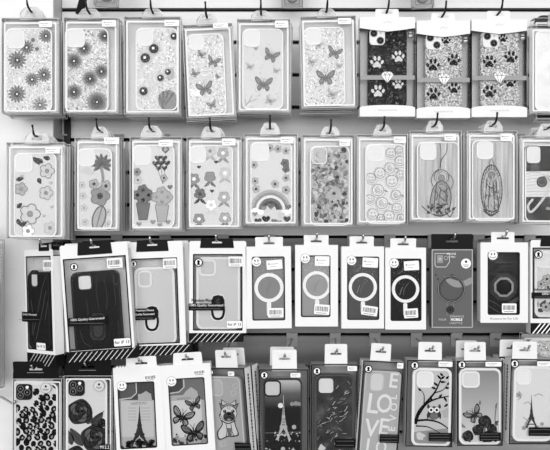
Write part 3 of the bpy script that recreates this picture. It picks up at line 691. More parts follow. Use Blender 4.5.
for pts in ([(487, 178), (486, 192), (484, 208)], [(496, 178), (497, 192), (499, 208)], [(490, 181), (489, 195), (488, 209)], [(493, 181), (494, 195), (495, 209)], [(487, 184), (491, 188), (496, 184)], [(484, 211), (491, 216), (499, 211)], [(485, 209), (492, 212), (499, 209)]): a.line(smooth(pts), 1, NT, 2)
rnd = random.Random(2)
for i in range(60):
    x, y = 491.5+rnd.uniform(-8, 8), 190+rnd.uniform(-14, 20); a.line(smooth([(x, y), (x+rnd.uniform(-1.5, 1.5), y+1.5), (x+rnd.uniform(-2, 2), y+3)]), .6, rnd.choice((NT, gA, gE)), 3)
a.line([(489, 164), (491.5, 158), (494, 164)], .8, NT, 0); a.line([(477, 143), (478, 220)], .4, gC, 0); a.line([(508, 143), (507, 220)], .4, gC, 0)
a.done(); P29 = p
p = clear_pack('clear phone case pack with dark swirled marble, right end of the second row', R2, (521, 136, 573, 223.5), (525, 145, 567, 222), (525.5, 145.5, 541, 164), None, (548, 124, 129.5), Y2, MARBG, tabw=22, camrim=grey(40, .3))
a = p.art('printed_marble')
a.poly([(526, 171.5), (566, 171), (566, 196.5), (526, 197)], grey(214, .4), 0)
for q in range(8): a.line(smooth([(526, 174+q*3), (536, 172+q*3.2), (548, 176+q*2.6), (560, 173+q*3)]), .6, gE if q % 2 else gD_, 1)
a.disc(542, 182, 5.5, grey(70, .4), 2); a.ring(542, 182, 3, 3.6, gC, 3)
for k in range(4): a.line(smooth([(543+k*2, 176-k*.3), (548+k*1.5, 178), (551, 183+k)]), .7, WHITE if k % 2 else INK, 4)
a.line(smooth([(550, 176), (547, 192), (540, 203), (531, 212), (528, 206), (533, 199)]), 2.4, gE, 2); a.line(smooth([(560, 171), (556, 190), (560, 205)]), 1.5, gD_, 2)
a.text('Green', 551, 208.5, 2.6, WHITE, 3); a.done(); P210 = p

# ================================================================== THIRD ROW
def flap_pack(label, outer, win, case, cam, bar, low, band, blk, Y, roll=0, yaw=0, dark=False, stripe=(9, 0), w=None, h=None, casew=None, ww=None, hookpx=None, lines=None, ringc=None, logo=None, depth=.02, rimm=None, body=None, cin=None):
    """white carton with black euro-slot head, film window in a black outline and a striped foot"""
    p = Pack(label, R3, *outer, Y, roll, yaw, depth, w=w, h=h)
    u, W, H = p.u, p.w/2, p.h
    wx, wz = p.pt((win[0]+win[2])/2, (win[1]+win[3])/2); hw, hh = (ww or win[2]-win[0])*u/2, (win[3]-win[1])*u/2
    wr = (wx-hw, wz-hh, wx+hw, wz+hh)
    c = MB()
    c.plate([(-W, 0), (W, 0), (W, H-.003), (W-.002, H), (-W+.002, H), (-W, H-.003)], [rr(*wr, .001)], 0, .0007, CARD)
    for sg in (-1, 1): c.box(sg*(W-.0004)-.0004, 0, sg*(W-.0004)+.0004, H-.012, .0007, p.depth, CARD)
    c.box(-W, 0, W, H-.012, p.depth-.0006, p.depth, CARD2)
    c.build('carton', p.root)
    f = MB(); f.plate(rr(*wr, .001), [rr(wr[0]+1.2*u, wr[1]+1.2*u, wr[2]-1.2*u, wr[3]-1.2*u, .001)], -.0004, 0, BLACK)
    f.box(wr[0]+.0005, wr[1]+.0005, wr[2]-.0005, wr[3]-.0005, .0008, .0011, FILM); f.build('window_film', p.root)
    bx, bz = p.pt((blk[0]+blk[2])/2, (blk[1]+blk[3])/2); bw, bh = (blk[2]-blk[0])*u/2, (blk[3]-blk[1])*u/2
    b = MB(); b.plate([(bx-bw*.93, bz+bh), (bx+bw*.93, bz+bh), (bx+bw, bz-bh*.9), (bx+bw-.001, bz-bh), (bx-bw+.001, bz-bh), (bx-bw, bz-bh*.9)], [[(bx-5*u, bz), (bx+5*u, bz), (bx+5*u, bz+1.6*u), (bx+1.4*u, bz+1.8*u), (bx+1.1*u, bz+3.6*u), (bx-1.1*u, bz+3.6*u), (bx-1.4*u, bz+1.8*u), (bx-5*u, bz+1.6*u)]], -.0008, -.0001, BLACK); b.build('header_card', p.root)
    p.hook = p.loc+p.R @ Vector((bx, 0, bz+2.6*u))
    st = MB(); sh_ = stripe[0]*u; x0, x1 = -W-.5*u, W+stripe[1]*u
    st.box(x0, -sh_, x1, -.0002, .001, p.depth, BLACK)
    n = int((x1-x0)/(5.2*u))
    for i in range(n):
        xx = x0+(i+.25)*5.2*u
        if xx+sh_*.8+1.4*u < x1: st.face([(xx, -sh_), (xx+.9*u, -sh_), (xx+.9*u+sh_*.9, -.0004), (xx+sh_*.9, -.0004)], .0008, CARD2)
    st.build('striped_base', p.root)
    bm_ = body or (grey(26, .35, name='black_case') if dark else grey(196, .4, name='pale_case'))
    p.case(*case, bm_, y=.005, th=.01, rad=7, rim=rimm or (grey(38, .3, name='black_case_rim') if dark else grey(222, .35, name='pale_case_rim')), rimw=2.2, cam=cam, camin=cin or (grey(214, .4) if dark else grey(190, .4)), camw=1.8, w=casew)
    if ringc:
        m = MB(); A = Art(p, m, .0045); x, y_ = ringc
        g = grey(24, .3, name='ring_black') if not dark else grey(40, .3, name='ring_dark')
        oc = lambda w_, t_, b_, k: [p.pt(x+a_*w_, y_+c_, .004) for a_, c_ in ((-1+k, b_), (1-k, b_), (1, b_-4), (1, t_+4), (1-k, t_), (-1+k, t_), (-1, t_+4), (-1, b_-4))]
        m.plate(ccw(oc(7.6, -12.5, 14, .4)), [], .0034, .005, grey(60, .3, name='ring_base_dark') if dark else grey(214, .3, name='ring_base'))
        A.y = .0034
        A.poly([(x-6.6, y_-2), (x-6.6, y_-7), (x-4.5, y_-11), (x, y_-12), (x+4.5, y_-11), (x+6.6, y_-7), (x+6.6, y_-2), (x+5, y_), (x-5, y_)], g, 0)
        A.line(smooth([(x-5.5, y_-1), (x-5.8, y_+5), (x-4, y_+10.5), (x, y_+12), (x+4, y_+10.5), (x+5.8, y_+5), (x+5.5, y_-1)], 4), 2.4, g, 1)
        A.disc(x, y_-6, 2.6, grey(70, .3), 2)
        m.build('ring_holder', p.case_o)
    if logo: p.logo(*logo)
    if bar: p.sticker(*bar, kind='bar', name='barcode_sticker', rot=-roll*0)
    if low: p.sticker(*low, kind='text', txt='for iP 13', name='model_sticker')
    if band: p.band(*band, lines or [('100% Quality Guaranteed', 2.3), ('', 1)])
    return p
p = flap_pack('white carton turned to the side with a black case, left end of the third row', (22, 250, 57, 353), (25, 256, 53.5, 350), (28, 272, 51, 349), (28.5, 270, 41.5, 288), (40.5, 260, 54.5, 270.5), (34, 343, 48, 350), (17, 312, 42, 322), (36, 243, 52, 251), Y3, roll=-2.5, yaw=-33, dark=True, w=45, h=104, casew=33, ww=39, depth=.018, stripe=(12, 0), lines=[('Quality Guaranteed', 2.0), ('', 1)])
a = p.art('painted_reflections'); [a.line(smooth(q), .6, grey(78, .3), 0) for q in ([(33, 335), (38, 310), (43, 285), (48, 272)], [(36, 340), (42, 312), (46, 290)], [(45, 320), (48, 300), (49, 285)], [(31, 300), (33, 318), (32, 335)])]; a.done()  # reflections on the black case, painted as lighter lines
P31 = p
p = flap_pack('leaning white carton with a black ring holder case and quality band', (63, 241, 131, 352), (66, 257, 129, 351), (73, 271, 121, 352), (77, 274, 93, 291), (107, 258, 122.5, 268), (114, 338.5, 130.5, 346), (67.5, 317, 107, 325.5), (77, 241.5, 112, 254.5), Y3-.022, roll=-4, dark=True, w=68, h=106, stripe=(11, 2), ringc=(98, 326), logo=(74, 267, 4))
a = p.art('painted_reflections'); [a.line(smooth(q), .5, grey(66, .3), 0) for q in ([(98, 275), (96, 290), (99, 308)], [(111, 268), (114, 285), (116, 305)], [(104, 280), (107, 296), (106, 310)], [(86, 300), (88, 312), (86, 325)], [(118, 320), (119, 338), (116, 346)], [(80, 330), (84, 342), (92, 347)])]; a.done()  # paler lines painted on this black case imitate its shiny highlights
P32 = p
p = flap_pack('white carton with a pale grey ring holder case, behind the leaning black one', (130, 241, 184.5, 346), (132, 258, 178.5, 344), (135.5, 267, 175.5, 345), (138, 270.5, 152, 287.5), (163, 258.5, 176.5, 268.5), None, (134.5, 308.5, 155, 320), (136, 240, 168.5, 251.5), Y3, roll=-2, w=54, h=104, stripe=(10, 6), ringc=(152, 318), lines=[('Premium Phone', 2.0), ('Quality Guaranteed', 2.0), ('', 1)], logo=(133.5, 264, 3.5))
P33 = p
p = flap_pack('upright white carton with a pale grey ring holder case and full quality band', (188.5, 241, 247, 333), (193, 254, 242.5, 330.5), (196.5, 257, 240, 329.5), (199, 259.5, 216, 276), (228.5, 256.5, 242.5, 266.5), (227, 321, 242, 328), (188.5, 303.5, 224, 310.5), (200, 238.5, 234, 248), Y3, stripe=(9, -3), ringc=(218, 307), logo=(198.5, 262.5, 4.3), w=57)
A_ = MB(); Ar = Art(p, A_, -.0001); Ar.text('Premium Phone Case', 207, 300.5, 3.0, INK, 1, maxw=31, bold=.02); A_.build('printed_wording', p.root)
P34 = p

def ring_pack(label, box, tab, win, inner, ring, stem, lab, bar, smi, Y=Y3, roll=0, body=95, rl=0, rb=0, group=R3, draw_lines=True):
    p = Pack(label, group, *box, Y, roll, depth=.02)
    W, H, u, d = p.w/2, p.h, p.u, .02
    wr = p.rc(*win, 0, 1.5); c = MB()
    c.plate(rr(-W, 0, W, H, .0008, 2), [wr], 0, .0007, CARD)
    for sg in (-1, 1): c.box(sg*(W-.0004)-.0004, 0, sg*(W-.0004)+.0004, H, .0007, d, CARD)
    c.box(-W, H-.0007, W, H, .0007, d, CARD); c.box(-W, 0, W, .0007, .0007, d, CARD); c.box(-W, 0, W, H, d-.0006, d, CARD2)
    c.build('carton', p.root)
    f = MB(); f.plate(p.rc(win[0]-.5, win[1]-.5, win[2]+.5, win[3]+.5, 0, 2), [p.rc(win[0]+.7, win[1]+.7, win[2]-.7, win[3]-.7, 0, 1.2)], -.0003, 0, grey(45, .4, name='window_outline'))
    f.plate(p.rc(win[0]+.3, win[1]+.3, win[2]-.3, win[3]-.3, 0, 1), [], .0009, .0012, FILM); f.build('window_film', p.root)
    p.case(*inner, grey(body, .3), y=.003, rad=4, th=.012)
    m = MB(); x, z = p.pt(ring[0], ring[1], .002); n = 40
    circ = lambda r: [(x+r*u*math.cos(2*PI*k/n), z+r*u*math.sin(2*PI*k/n)) for k in range(n)]
    m.plate(circ(ring[2]), [circ(ring[3])], .0016, .003, grey(238, .35, name='magnet_white'))
    m.plate(p.rc(*stem, .002, 1.5), [], .0018, .003, grey(238, .35, name='magnet_white')); m.build('magnet_ring', p.case_o)
    if draw_lines:  # thin grey lines drawn on the case back
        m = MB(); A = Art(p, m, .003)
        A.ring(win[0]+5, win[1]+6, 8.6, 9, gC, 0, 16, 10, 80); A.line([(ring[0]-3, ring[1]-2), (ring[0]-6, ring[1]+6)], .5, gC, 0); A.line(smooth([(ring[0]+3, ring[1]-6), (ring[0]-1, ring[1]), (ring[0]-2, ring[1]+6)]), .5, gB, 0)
        m.build('case_lines', p.case_o)
    p.sticker(*lab, kind='dash', rot=rl, name='price_sticker', y=-.0006); p.sticker(*bar, kind='bar', rot=rb, name='barcode_sticker', y=-.0006)
    p.smiley(*smi)
    p.tab(tab[0], tab[1], box[1]+2, tab[3], CARD, hy=tab[2], hw=11, y=.001)
    return p
P35 = ring_pack('white window box with a white magnet ring on grey, first of four', (246, 246.5, 291.3, 328.5), (269, 237, 243, 28), (252.5, 257, 284.5, 320), (252, 256, 285, 321), (269, 287.7, 14.7, 11.2), (266.8, 302, 271.2, 316), (266.5, 260, 282.3, 269.3), (268, 308, 283.5, 317.5), (256.5, 261.8, 4.9), body=128, rl=4, roll=-.6)
P36 = ring_pack('white window box with a white magnet ring on grey, second of four', (295.2, 245, 338, 326.5), (316.2, 235, 241, 25), (301.3, 255.8, 330, 316.6), (301, 255, 330.5, 317), (316.8, 285.3, 14.2, 11), (315, 299.5, 319.3, 313), (314.8, 256.2, 329.5, 266), (314.2, 304.5, 329.5, 314.5), (305.3, 258.5, 4.9), body=148, rl=-1, rb=-4)
P37 = ring_pack('white window box with a white magnet ring on dark grey, third of four', (341.5, 246.5, 384, 328.5), (361.7, 236.3, 242.3, 24.5), (347.6, 257, 378.8, 319.5), (347, 256, 379, 320), (362.8, 287.2, 14.2, 11), (360.8, 301.5, 365, 313), (362.5, 257.8, 378, 267.5), (361.5, 306, 377.5, 315.5), (351.6, 260.5, 4.9), body=82, rl=-3, rb=-8)
P38 = ring_pack('white window box with a white magnet ring on near black, fourth of four', (385.3, 247.7, 426, 329.5), (403.2, 238.3, 244, 26), (391, 259, 421, 320.5), (390.5, 258, 421.5, 321), (405.5, 289, 13.8, 10.7), (403.3, 303, 407.3, 316), (404, 261, 419, 270.3), (404, 308.6, 418, 318), (394.2, 263.3, 4.8), body=34, rl=3, rb=3)

# grey printed box
p = Pack('slim grey box printed with a thin dark ring and lettering, with a black header', R3, 431.7, 249.3, 472.8, 327.8, Y3, depth=.018)
c = MB(); GBOX = grey(98, .4, name='grey_print_card')
c.slab(p.full(), 0, p.depth, GBOX, .0006)
c.plate(p.full(), [p.full(1.0*p.u)], -.0003, .0002, grey(168, .4, name='pale_edge')); c.build('carton', p.root)
m = MB(); A = Art(p, m, -.0003)
A.disc(451.3, 289, 13.3, grey(88, .4), 0, 30); A.ring(451.3, 289, 10.8, 13.8, INK, 2, 36); A.ring(451.3, 289, 12.9, 13.2, gE, 3, 36); A.ring(451.3, 289, 11.4, 11.7, gC, 3, 36)
A.poly(smooth([(444, 276), (449, 284), (458, 287.5), (471, 284), (471, 277.5), (463, 281), (455, 280)], 4, True), gC, 1)
q = [(435, 253.5), (449.5, 253.5), (449.5, 262), (446, 267), (436.5, 267), (435, 265)]
A.outline(q, .8, gE, 1); A.poly([(437, 255), (443, 255), (443, 263), (437, 263)], gC, 1); A.ring(446, 258, 1.5, 2.1, gD_, 2, 12); A.disc(440, 259, 1.8, gD_, 2)
A.text('iPHONE', 451.5, 254, 2.0, WHITE, 2, maxw=9); A.text('13 PRO', 451.5, 257, 1.8, WHITE, 2, maxw=7)
A.disc(450.3, 309.7, 4.3, grey(70, .4), 1); A.ring(450.3, 309.7, 2.2, 2.8, INK, 2, 14); A.disc(450.3, 309.7, 1.2, INK, 2, 8)
for x in (447, 453.5): A.line([(x, 303), (x, 316)], .4, gC, 1)
A.text('ENHANCE', 457, 316.5, 2.1, gE, 2, maxw=17); A.text('YOUR', 442.5, 319.7, 2.1, gE, 2, maxw=10); A.text('MOBILE', 456.5, 319.7, 2.4, WHITE, 2, maxw=16, bold=.03); A.text('LIFESTYLE', 456, 323.2, 2.1, gE, 2, maxw=18)
for x, y in ((436, 275), (438, 279), (452, 275)): A.disc(x, y, .8, INK, 1, 6)
m.build('printed_front', p.root)
m = MB(); A = Art(p, m, -.0006); A.disc(466, 263.5, 5, STICK, 0, 20); A.disc(466, 261.7, 1.3, INK, 1, 8); A.line([(463, 265), (469, 265)], .6, gB, 1); A.line([(463.8, 266.5), (468.2, 266.5)], .5, gB, 1); m.build('round_sticker', p.root)
p.tab(452, 234, 251, 42, BLACK, hy=241, hw=12, y=.001, name='header_card'); P39 = p

P310 = p = Pack('white window box with an octagonal ring holder on a black case', R3, 480.5, 242.5, 528, 322.8, Y3, 0, depth=.02)
W, H, u, d = p.w/2, p.h, p.u, .02
c = MB(); win = (488, 252.5, 519.5, 314.5); c.plate(rr(-W, 0, W, H, .0008, 2), [p.rc(*win, 0, 1.5)], 0, .0007, CARD)
for sg in (-1, 1): c.box(sg*(W-.0004)-.0004, 0, sg*(W-.0004)+.0004, H, .0007, d, CARD)
c.box(-W, H-.0007, W, H, .0007, d, CARD); c.box(-W, 0, W, .0007, .0007, d, CARD); c.box(-W, 0, W, H, d-.0006, d, CARD2)
A = Art(p, c, 0); A.text('Accessories For Life', 504, 318.6, 2.4, gB, 0, maxw=33); c.build('carton', p.root)
f = MB(); f.plate(p.rc(win[0]-.4, win[1]-.4, win[2]+.4, win[3]+.4, 0, 2), [p.rc(win[0]+.7, win[1]+.7, win[2]-.7, win[3]-.7, 0, 1.2)], -.0003, 0, grey(45, .4, name='window_outline')); f.plate(p.rc(win[0]+.3, win[1]+.3, win[2]-.3, win[3]-.3, 0, 1), [], .0009, .0012, FILM); f.build('window_film', p.root)
p.case(488, 252, 520, 315, grey(30, .35, name='armour_case'), y=.005, rad=4, th=.012)
m = MB()
def octo(r, q=.42): 
    x, z = p.pt(503.5, 287, .004); R_ = r*u; k = R_*q
    return [(x-k, z-R_), (x+k, z-R_), (x+R_, z-k), (x+R_, z+k), (x+k, z+R_), (x-k, z+R_), (x-R_, z+k), (x-R_, z-k)]
m.plate(octo(13.5), [octo(9.5)], .003, .005, grey(52, .3, name='armour_plate')); m.plate(octo(9.7), [octo(7.6)], .0018, .005, grey(120, .25, .5, name='ring_metal')); m.plate(octo(7.6), [], .0032, .005, grey(20, .2, name='ring_centre')); m.build('ring_holder', p.case_o)
m = MB(); A = Art(p, m, .005); g = grey(72, .35)
for pts in ([(489, 268), (496, 263), (519, 262)], [(489, 275), (495, 272), (503, 266), (519, 266)], [(489, 300), (497, 304), (508, 313)], [(489, 306), (500, 313)], [(518, 273), (513, 270)], [(489, 262), (503, 262), (506, 257), (519, 257)]): A.line(pts, .8, g, 0)
A.poly([(490, 255), (503, 255), (503, 262), (490, 262)], grey(58, .3), 0); A.poly([(507, 303), (519, 296), (519, 300), (510, 306)], g, 0); m.build('armour_ridges', p.case_o)
p.sticker(502, 303.5, 516.5, 313, kind='bar', name='barcode_sticker'); p.smiley(493, 255.2, 4.9); p.tab(502.8, 232, 244, 23.5, CARD, hy=238, hw=12, y=.001)

p = flap_pack('white carton with a floral case and quality band, right end of the third row', (530.5, 240, 589, 334), (532.5, 247.5, 586, 318.5), (534.5, 250, 583, 317.5), (536, 252, 552, 268), None, None, (531.5, 292.5, 586, 298.5), (540, 236, 580, 246.5), Y3, stripe=(0.6, 0), logo=(538.5, 254.5, 4.2), body=grey(204, .4), cin=grey(215, .4))
a = p.art('printed_flowers')
for x, y, r in ((547, 279, 5), (541, 284, 4), (548, 287, 4), (555, 282, 5), (546, 307, 5), (537, 304, 3), (553, 310, 4)): a.flower(x, y, r, gB, gD_, gA, 1)
for q in ((540, 307, 546, 300), (538, 309, 543, 312), (549, 304, 556, 300)): a.leaf(*q, 4, gA, 0)
a.line(smooth([(537, 290), (541, 281), (548, 274)]), .7, gB, 0); a.done()
m = MB(); A = Art(p, m, -.0001)
m2 = MB(); m2.box(-p.w/2, .0005, p.w/2, 11*p.u, -.0008, -.0002, BLACK)
for i in range(12):
    xx = -p.w/2+(i+.3)*4.4*p.u
    if xx+9*p.u < p.w/2: m2.face([(xx, .001), (xx+1.4*p.u, .001), (xx+9.5*p.u, 10.7*p.u), (xx+8*p.u, 10.7*p.u)], -.001, WHITE)
m2.build('striped_strip', p.root)
A_ = MB(); Ar = Art(p, A_, -.0001); Ar.text('Premium Phone Case', 549, 289.5, 2.6, INK, 1, maxw=33, bold=.02); A_.build('printed_wording', p.root)
P311 = p

# ================================================================== BOTTOM ROW
def header_pack(label, box, head, case, cam, stick, roll=0):
    p = Pack(label, R4, *box, Y4, roll)
    p.shell(mat=FILM, inner=2.5)
    p.case(*case, grey(206, .3, name='frosted_case'), rim=grey(228, .25, name='frosted_rim'), rad=6.5)
    x, z = p.pt((cam[0]+cam[2])/2, (cam[1]+cam[3])/2, .002); u = p.u; w = (cam[2]-cam[0])*u/2; h = (cam[3]-cam[1])*u/2
    m = MB(); m.slab(rr(x-w, z-h, x+w, z+h, 4*u), .0015, .0042, grey(30, .3, name='camera_module'), .0005)
    for dx, dz in ((-.42, .42), (-.42, -.42), (.42, -.1 if False else -.02)):
        for r, g, y in ((.4, 120, .0012), (.32, 20, .0009), (.12, 110, .0007)):
            m.plate([(x+dx*w+r*w*math.cos(2*PI*k/16), z+dz*h+r*w*math.sin(2*PI*k/16)) for k in range(16)], [], y, .0016, grey(g, .2))
    m.plate([(x+.42*w+.2*w*math.cos(2*PI*k/12), z+.6*h+.2*w*math.sin(2*PI*k/12)) for k in range(12)], [], .001, .0016, STICK)
    m.build('camera_module', p.case_o)
    l, t, r, b = head
    p.tab((l+r)/2, t, b, r-l, BLACK, hy=t+(b-t)*.42, hw=13, y=.001, name='header_card')
    m = MB(); A = Art(p, m, .0009); A.line([((l+r)/2-9, t+(b-t)*.62), ((l+r)/2+8, t+(b-t)*.62)], .5, gC, 0); m.build('header_print', p.root)
    sx, sy, sr = stick; m = MB(); A = Art(p, m, -.0006)
    A.disc(sx, sy, sr, grey(205, .4, name='round_sticker_grey'), 0, 22); A.ring(sx, sy, sr-.5, sr, gC, 1); A.disc(sx, sy-1.6, 1.2, INK, 1, 8); A.line([(sx-3, sy+1.2), (sx+3, sy+1.2)], .6, gA, 1); A.line([(sx-2.2, sy+2.6), (sx+2.2, sy+2.6)], .5, gB, 1)
    m.build('round_sticker', p.root)
    return p
P41 = p = header_pack('clear pack with a leopard print case under a black header', (12.5, 379, 61.5, 476), (12.7, 361.5, 59, 379.5), (14.8, 383, 57.8, 471), (16, 384, 32, 400), (45.8, 388, 5.4))
a = p.art('printed_spots'); rnd = random.Random(4); kk = 0
for j in range(16):
    for i in range(6):
        x = 18+i*7.4+(3.7 if j % 2 else 0)+rnd.uniform(-1.2, 1.2); y = 386+j*5.7+rnd.uniform(-1, 1)
        if (x < 34 and y < 403) or (abs(x-45.8) < 7 and abs(y-388) < 7) or x > 56.5: continue
        r = rnd.uniform(3., 4.2); t = rnd.uniform(-40, 40); a.ell(x, y, r*.85, r*1.05, t, INK, 0, 9); (a.ell(x+.3, y+.3, r*.3, r*.42, t, gC, 1, 7) if rnd.random() < .55 else None)
        if rnd.random() < .5: a.line([(x-r*1.3, y-r*.9), (x-r*.5, y-r*.2)], .9, grey(206, .3, name='frosted_case'), 2)
a.done()
P42 = p = header_pack('clear pack with dark roses on a frosted case under a black header', (64, 376, 112, 474), (64.3, 358.5, 111.5, 377.5), (67, 378.5, 107, 468), (68.5, 380, 84.5, 396), (99, 386, 5.5))
a = p.art('printed_roses'); rd, rm_, rl_ = grey(46, .5), grey(92, .5), grey(6, .5)
a.rose(80, 412, 12.5, rd, rm_, rl_, 1); a.rose(95, 438, 13.5, rd, rm_, rl_, 1); a.rose(76, 456, 10, rd, rm_, rl_, 1)
for q in ((92, 427, 103, 412, 9), (87, 424, 92, 415, 7), (83, 446, 70, 428, 9), (72, 445, 68, 430, 7), (105, 440, 106, 426, 8)): a.leaf(*q, gA, 0, rd)
a.rose(102, 423, 4.5, rd, rm_, rl_, 1); a.line(smooth([(90, 430), (96, 418), (104, 411)]), .8, rd, 0); a.line([(101, 427), (98, 436)], .9, rd, 0); a.done()
p.sticker(99, 444.5, 110, 450.5, kind='none', mat=BLACK, name='model_sticker')
m = MB(); A = Art(p, m, -.0007); A.text('M12.2', 104.5, 447.3, 3.2, WHITE, 1, maxw=9); m.build('model_lettering', p.root)

def picture_box(label, outer, w, h, tab, win, ww, hh, roll, smi, bar, torn=False, Y=Y4):
    p = Pack(label, R4, *outer, Y, roll, depth=.02, w=w, h=h)
    W, H, u, d = p.w/2, p.h, p.u, .02
    x, z = p.pt((win[0]+win[2])/2, (win[1]+win[3])/2); hw, hh = ww*u/2, hh*u/2; wr = (x-hw, z-hh, x+hw, z+hh)
    out = [(-W, 0), (W, 0), (W, H)]
    if torn:
        k = 9; out += [(W-.25*W*0-2*W*.62*0-(2*W)*i/(2*k), H+(.0 if i % 2 else .0018)) for i in range(1, 4)] + [(-W*.35, H)] + [(-W*.4-.6*W*i/10, H+(.0038 if i % 2 else .0006)) for i in range(1, 9)] + [(-W, H-.002)]
    else: out += [(-W, H)]
    c = MB(); c.plate(out, [rr(*wr, 2*u)], 0, .0008, CARD)
    for sg in (-1, 1): c.box(sg*(W-.0004)-.0004, 0, sg*(W-.0004)+.0004, H-.0007, .0008, d, CARD)
    c.box(-W, H-.0007, W, H, .0008, d, CARD); c.box(-W, 0, W, .0007, .0008, d, CARD); c.box(-W, 0, W, H, d-.0006, d, CARD2); c.build('carton', p.root)
    f = MB(); f.plate(rr(wr[0]-.3*u, wr[1]-.3*u, wr[2]+.3*u, wr[3]+.3*u, 2*u), [rr(wr[0]+.8*u, wr[1]+.8*u, wr[2]-.8*u, wr[3]-.8*u, 1.3*u)], -.0003, 0, grey(40, .4, name='window_line')); f.plate(rr(wr[0]+.0003, wr[1]+.0003, wr[2]-.0003, wr[3]-.0003, u), [], .0009, .0012, FILM); f.build('window_film', p.root)
    p.case(*win, grey(168, .35, name='picture_case'), y=.0035, th=.012, rad=3, w=ww+1, h=hh*2/u+1)
    p.smiley(*smi); p.sticker(*bar, kind='bar', name='barcode_sticker', rot=3)
    p.tab(*tab)
    return p
def grey_top(a, pts, cam):
    a.poly(pts, gA, 0); a.poly(cam, grey(92, .4), 1); a.outline(cam, .8, gD_, 2)
P43 = p = picture_box('white window box with a dark tower over lines of text, torn along its top edge', (113, 366, 167, 474), 49.5, 106, (141, 356.5, 368, 31, CARD, 30, 363, .001, 12), (119.5, 382.5, 155, 448), 36.5, 66, -2.7, (121.8, 386, 5), (144, 374.5, 156.5, 381), torn=True)
a = p.art('printed_tower')
a.poly([(117, 382), (156, 382), (156, 400), (152, 400), (151, 394), (146, 391), (141, 394), (138, 394), (138, 400), (117, 400)], gA, 0)
a.poly([(120, 385), (134.5, 384), (135.5, 392), (132, 398), (120, 400)], grey(88, .4), 1); a.line([(119, 399.5), (131, 398), (136.5, 393), (136, 383)], 1.1, gE, 2)
a.poly([(121, 401), (154, 401), (154, 437), (121, 437)], grey(190, .4), 0)
a.text('HARMONY', 139, 403.5, 3, gB, 1, maxw=16)
for y in (408, 411, 414, 417, 420): a.line([(128, y), (136, y)], .5, gC, 1); a.line([(141, y), (150, y)], .5, gC, 1)
a.eiffel(139.5, 406, 446, 22, grey(44, .5), 2)
rnd = random.Random(9)
for i in range(26): a.blob(rnd.uniform(121, 154), rnd.uniform(441, 448), rnd.uniform(1.5, 3.2), grey(40, .5) if i % 2 else gA, 3, rnd)
a.done()
P44 = p = picture_box('white window box with three dark butterflies, leaning in front of the bulldog pack', (162, 362.5, 216, 474), 49, 108, (187.2, 352.5, 364, 29.5, CARD, 28, 359, .001, 12), (169, 377, 207, 446), 36, 66.5, -3.4, (171.5, 381.5, 5), (193, 369.5, 206, 375.5), Y=Y4-.004)
a = p.art('printed_butterflies')
a.poly([(168, 377), (203, 376), (204, 400), (199, 399), (197, 391), (191, 387), (186, 391), (183, 395), (168, 396)], gB, 0)
a.poly([(170, 378), (182, 377), (183, 388), (179, 393), (170, 394)], gA, 1); a.line([(169, 393.5), (179, 392), (184, 387), (183.5, 377)], 1.1, gE, 2)
a.poly([(171, 401), (201, 399), (203, 436), (173, 438)], grey(200, .4), 0); a.text('HARMONY', 184, 398.8, 2.6, gB, 1, maxw=14)
a.butterfly(194, 404.5, 8, -18, grey(34, .5), gB, 2); a.butterfly(182, 417.5, 11.5, 18, grey(28, .5), gC, 2); a.butterfly(194, 432.5, 12, -12, grey(28, .5), gB, 3)
for i in range(34): a.blob(rnd.uniform(174, 207), rnd.uniform(434, 443), rnd.uniform(1, 2.4), gA if i % 2 else gC, 1, rnd)
a.done()

def frame_pack(label, outer, tab, Y=Y4, roll=0, yaw=0, w=None, h=None, depth=.022, frame=None, text_side=0, tone=None, dbl=False, inner=None):
    p = Pack(label, R4, *outer, Y, roll, yaw, depth, w=w, h=h)
    W, H, u, d = p.w/2, p.h, p.u, depth
    tone = tone or SILVER
    c = MB(); c.box(-W, 0, W, H, d-.0006, d, inner or tone)
    for sg in (-1, 1): c.box(sg*(W-.0004)-.0004, 0, sg*(W-.0004)+.0004, H, .0008, d, CARD if sg == text_side else tone)
    c.box(-W, H-.0007, W, H, .0008, d, tone); c.box(-W, 0, W, .0007, .0008, d, tone)
    if text_side:
        xs = text_side*(W+.0001)
        rnd = random.Random(int(outer[0])); z = H-.012
        while z > .02:
            l_ = rnd.uniform(.002, .006); c.add([(xs, d*.38, z), (xs, d*.62, z), (xs, d*.62, z-l_), (xs, d*.38, z-l_)], [[0, 1, 2, 3]], gA); z -= l_+.0012
    c.build('carton', p.root)
    f = MB(); q = 1.4*u; q2 = 2.5*u
    f.box(-W, 0, W, H, 0, .0003, FILM)
    f.plate(rr(-W+.3*u, .3*u, W-.3*u, H-.3*u), [rr(-W+1.3*u, 1.3*u, W-1.3*u, H-1.3*u)], -.0004, -.0001, frame or BLACK)
    f.build('window_film', p.root)
    t = tab
    p.tab(t[0], t[1], t[2], t[3], CARD, top=t[3]*.97, hy=t[4], hw=11, y=.003)
    return p
P45 = p = frame_pack('turned clear fronted box with a seated bulldog wearing a bow printed on its case', (205, 367, 251, 472), (225.5, 350, 369, 25, 356.5), roll=-5, yaw=-24, w=46, h=103, text_side=1, tone=SILVERD, Y=Y4-.008)
p.case(211, 375, 241, 470, grey(168, .3, name='bulldog_case'), rim=grey(196, .3), rad=6, w=39, h=92, cam=(211, 379, 224, 396), camin=grey(176, .4), camw=1)
a = p.art('printed_bulldog'); s_ = gA; fur = grey(206, .4)
a.poly(smooth([(219, 414), (222, 424), (217, 432), (219, 440), (228, 437), (233, 437), (239, 435), (236, 426), (233, 418)], 4, True), s_, 0); a.poly(smooth([(220, 415), (223, 424), (218.5, 432), (220, 438.5), (228, 435.5), (233, 435.5), (237.5, 434), (235, 426), (232, 418)], 4, True), fur, 1)
a.line(smooth([(226, 424), (227, 431), (226, 437)]), .7, s_, 2); a.line(smooth([(231, 424), (232, 431), (234, 436)]), .7, s_, 2); a.poly([(227, 428), (231, 428), (232, 435), (228, 436)], gB, 2)
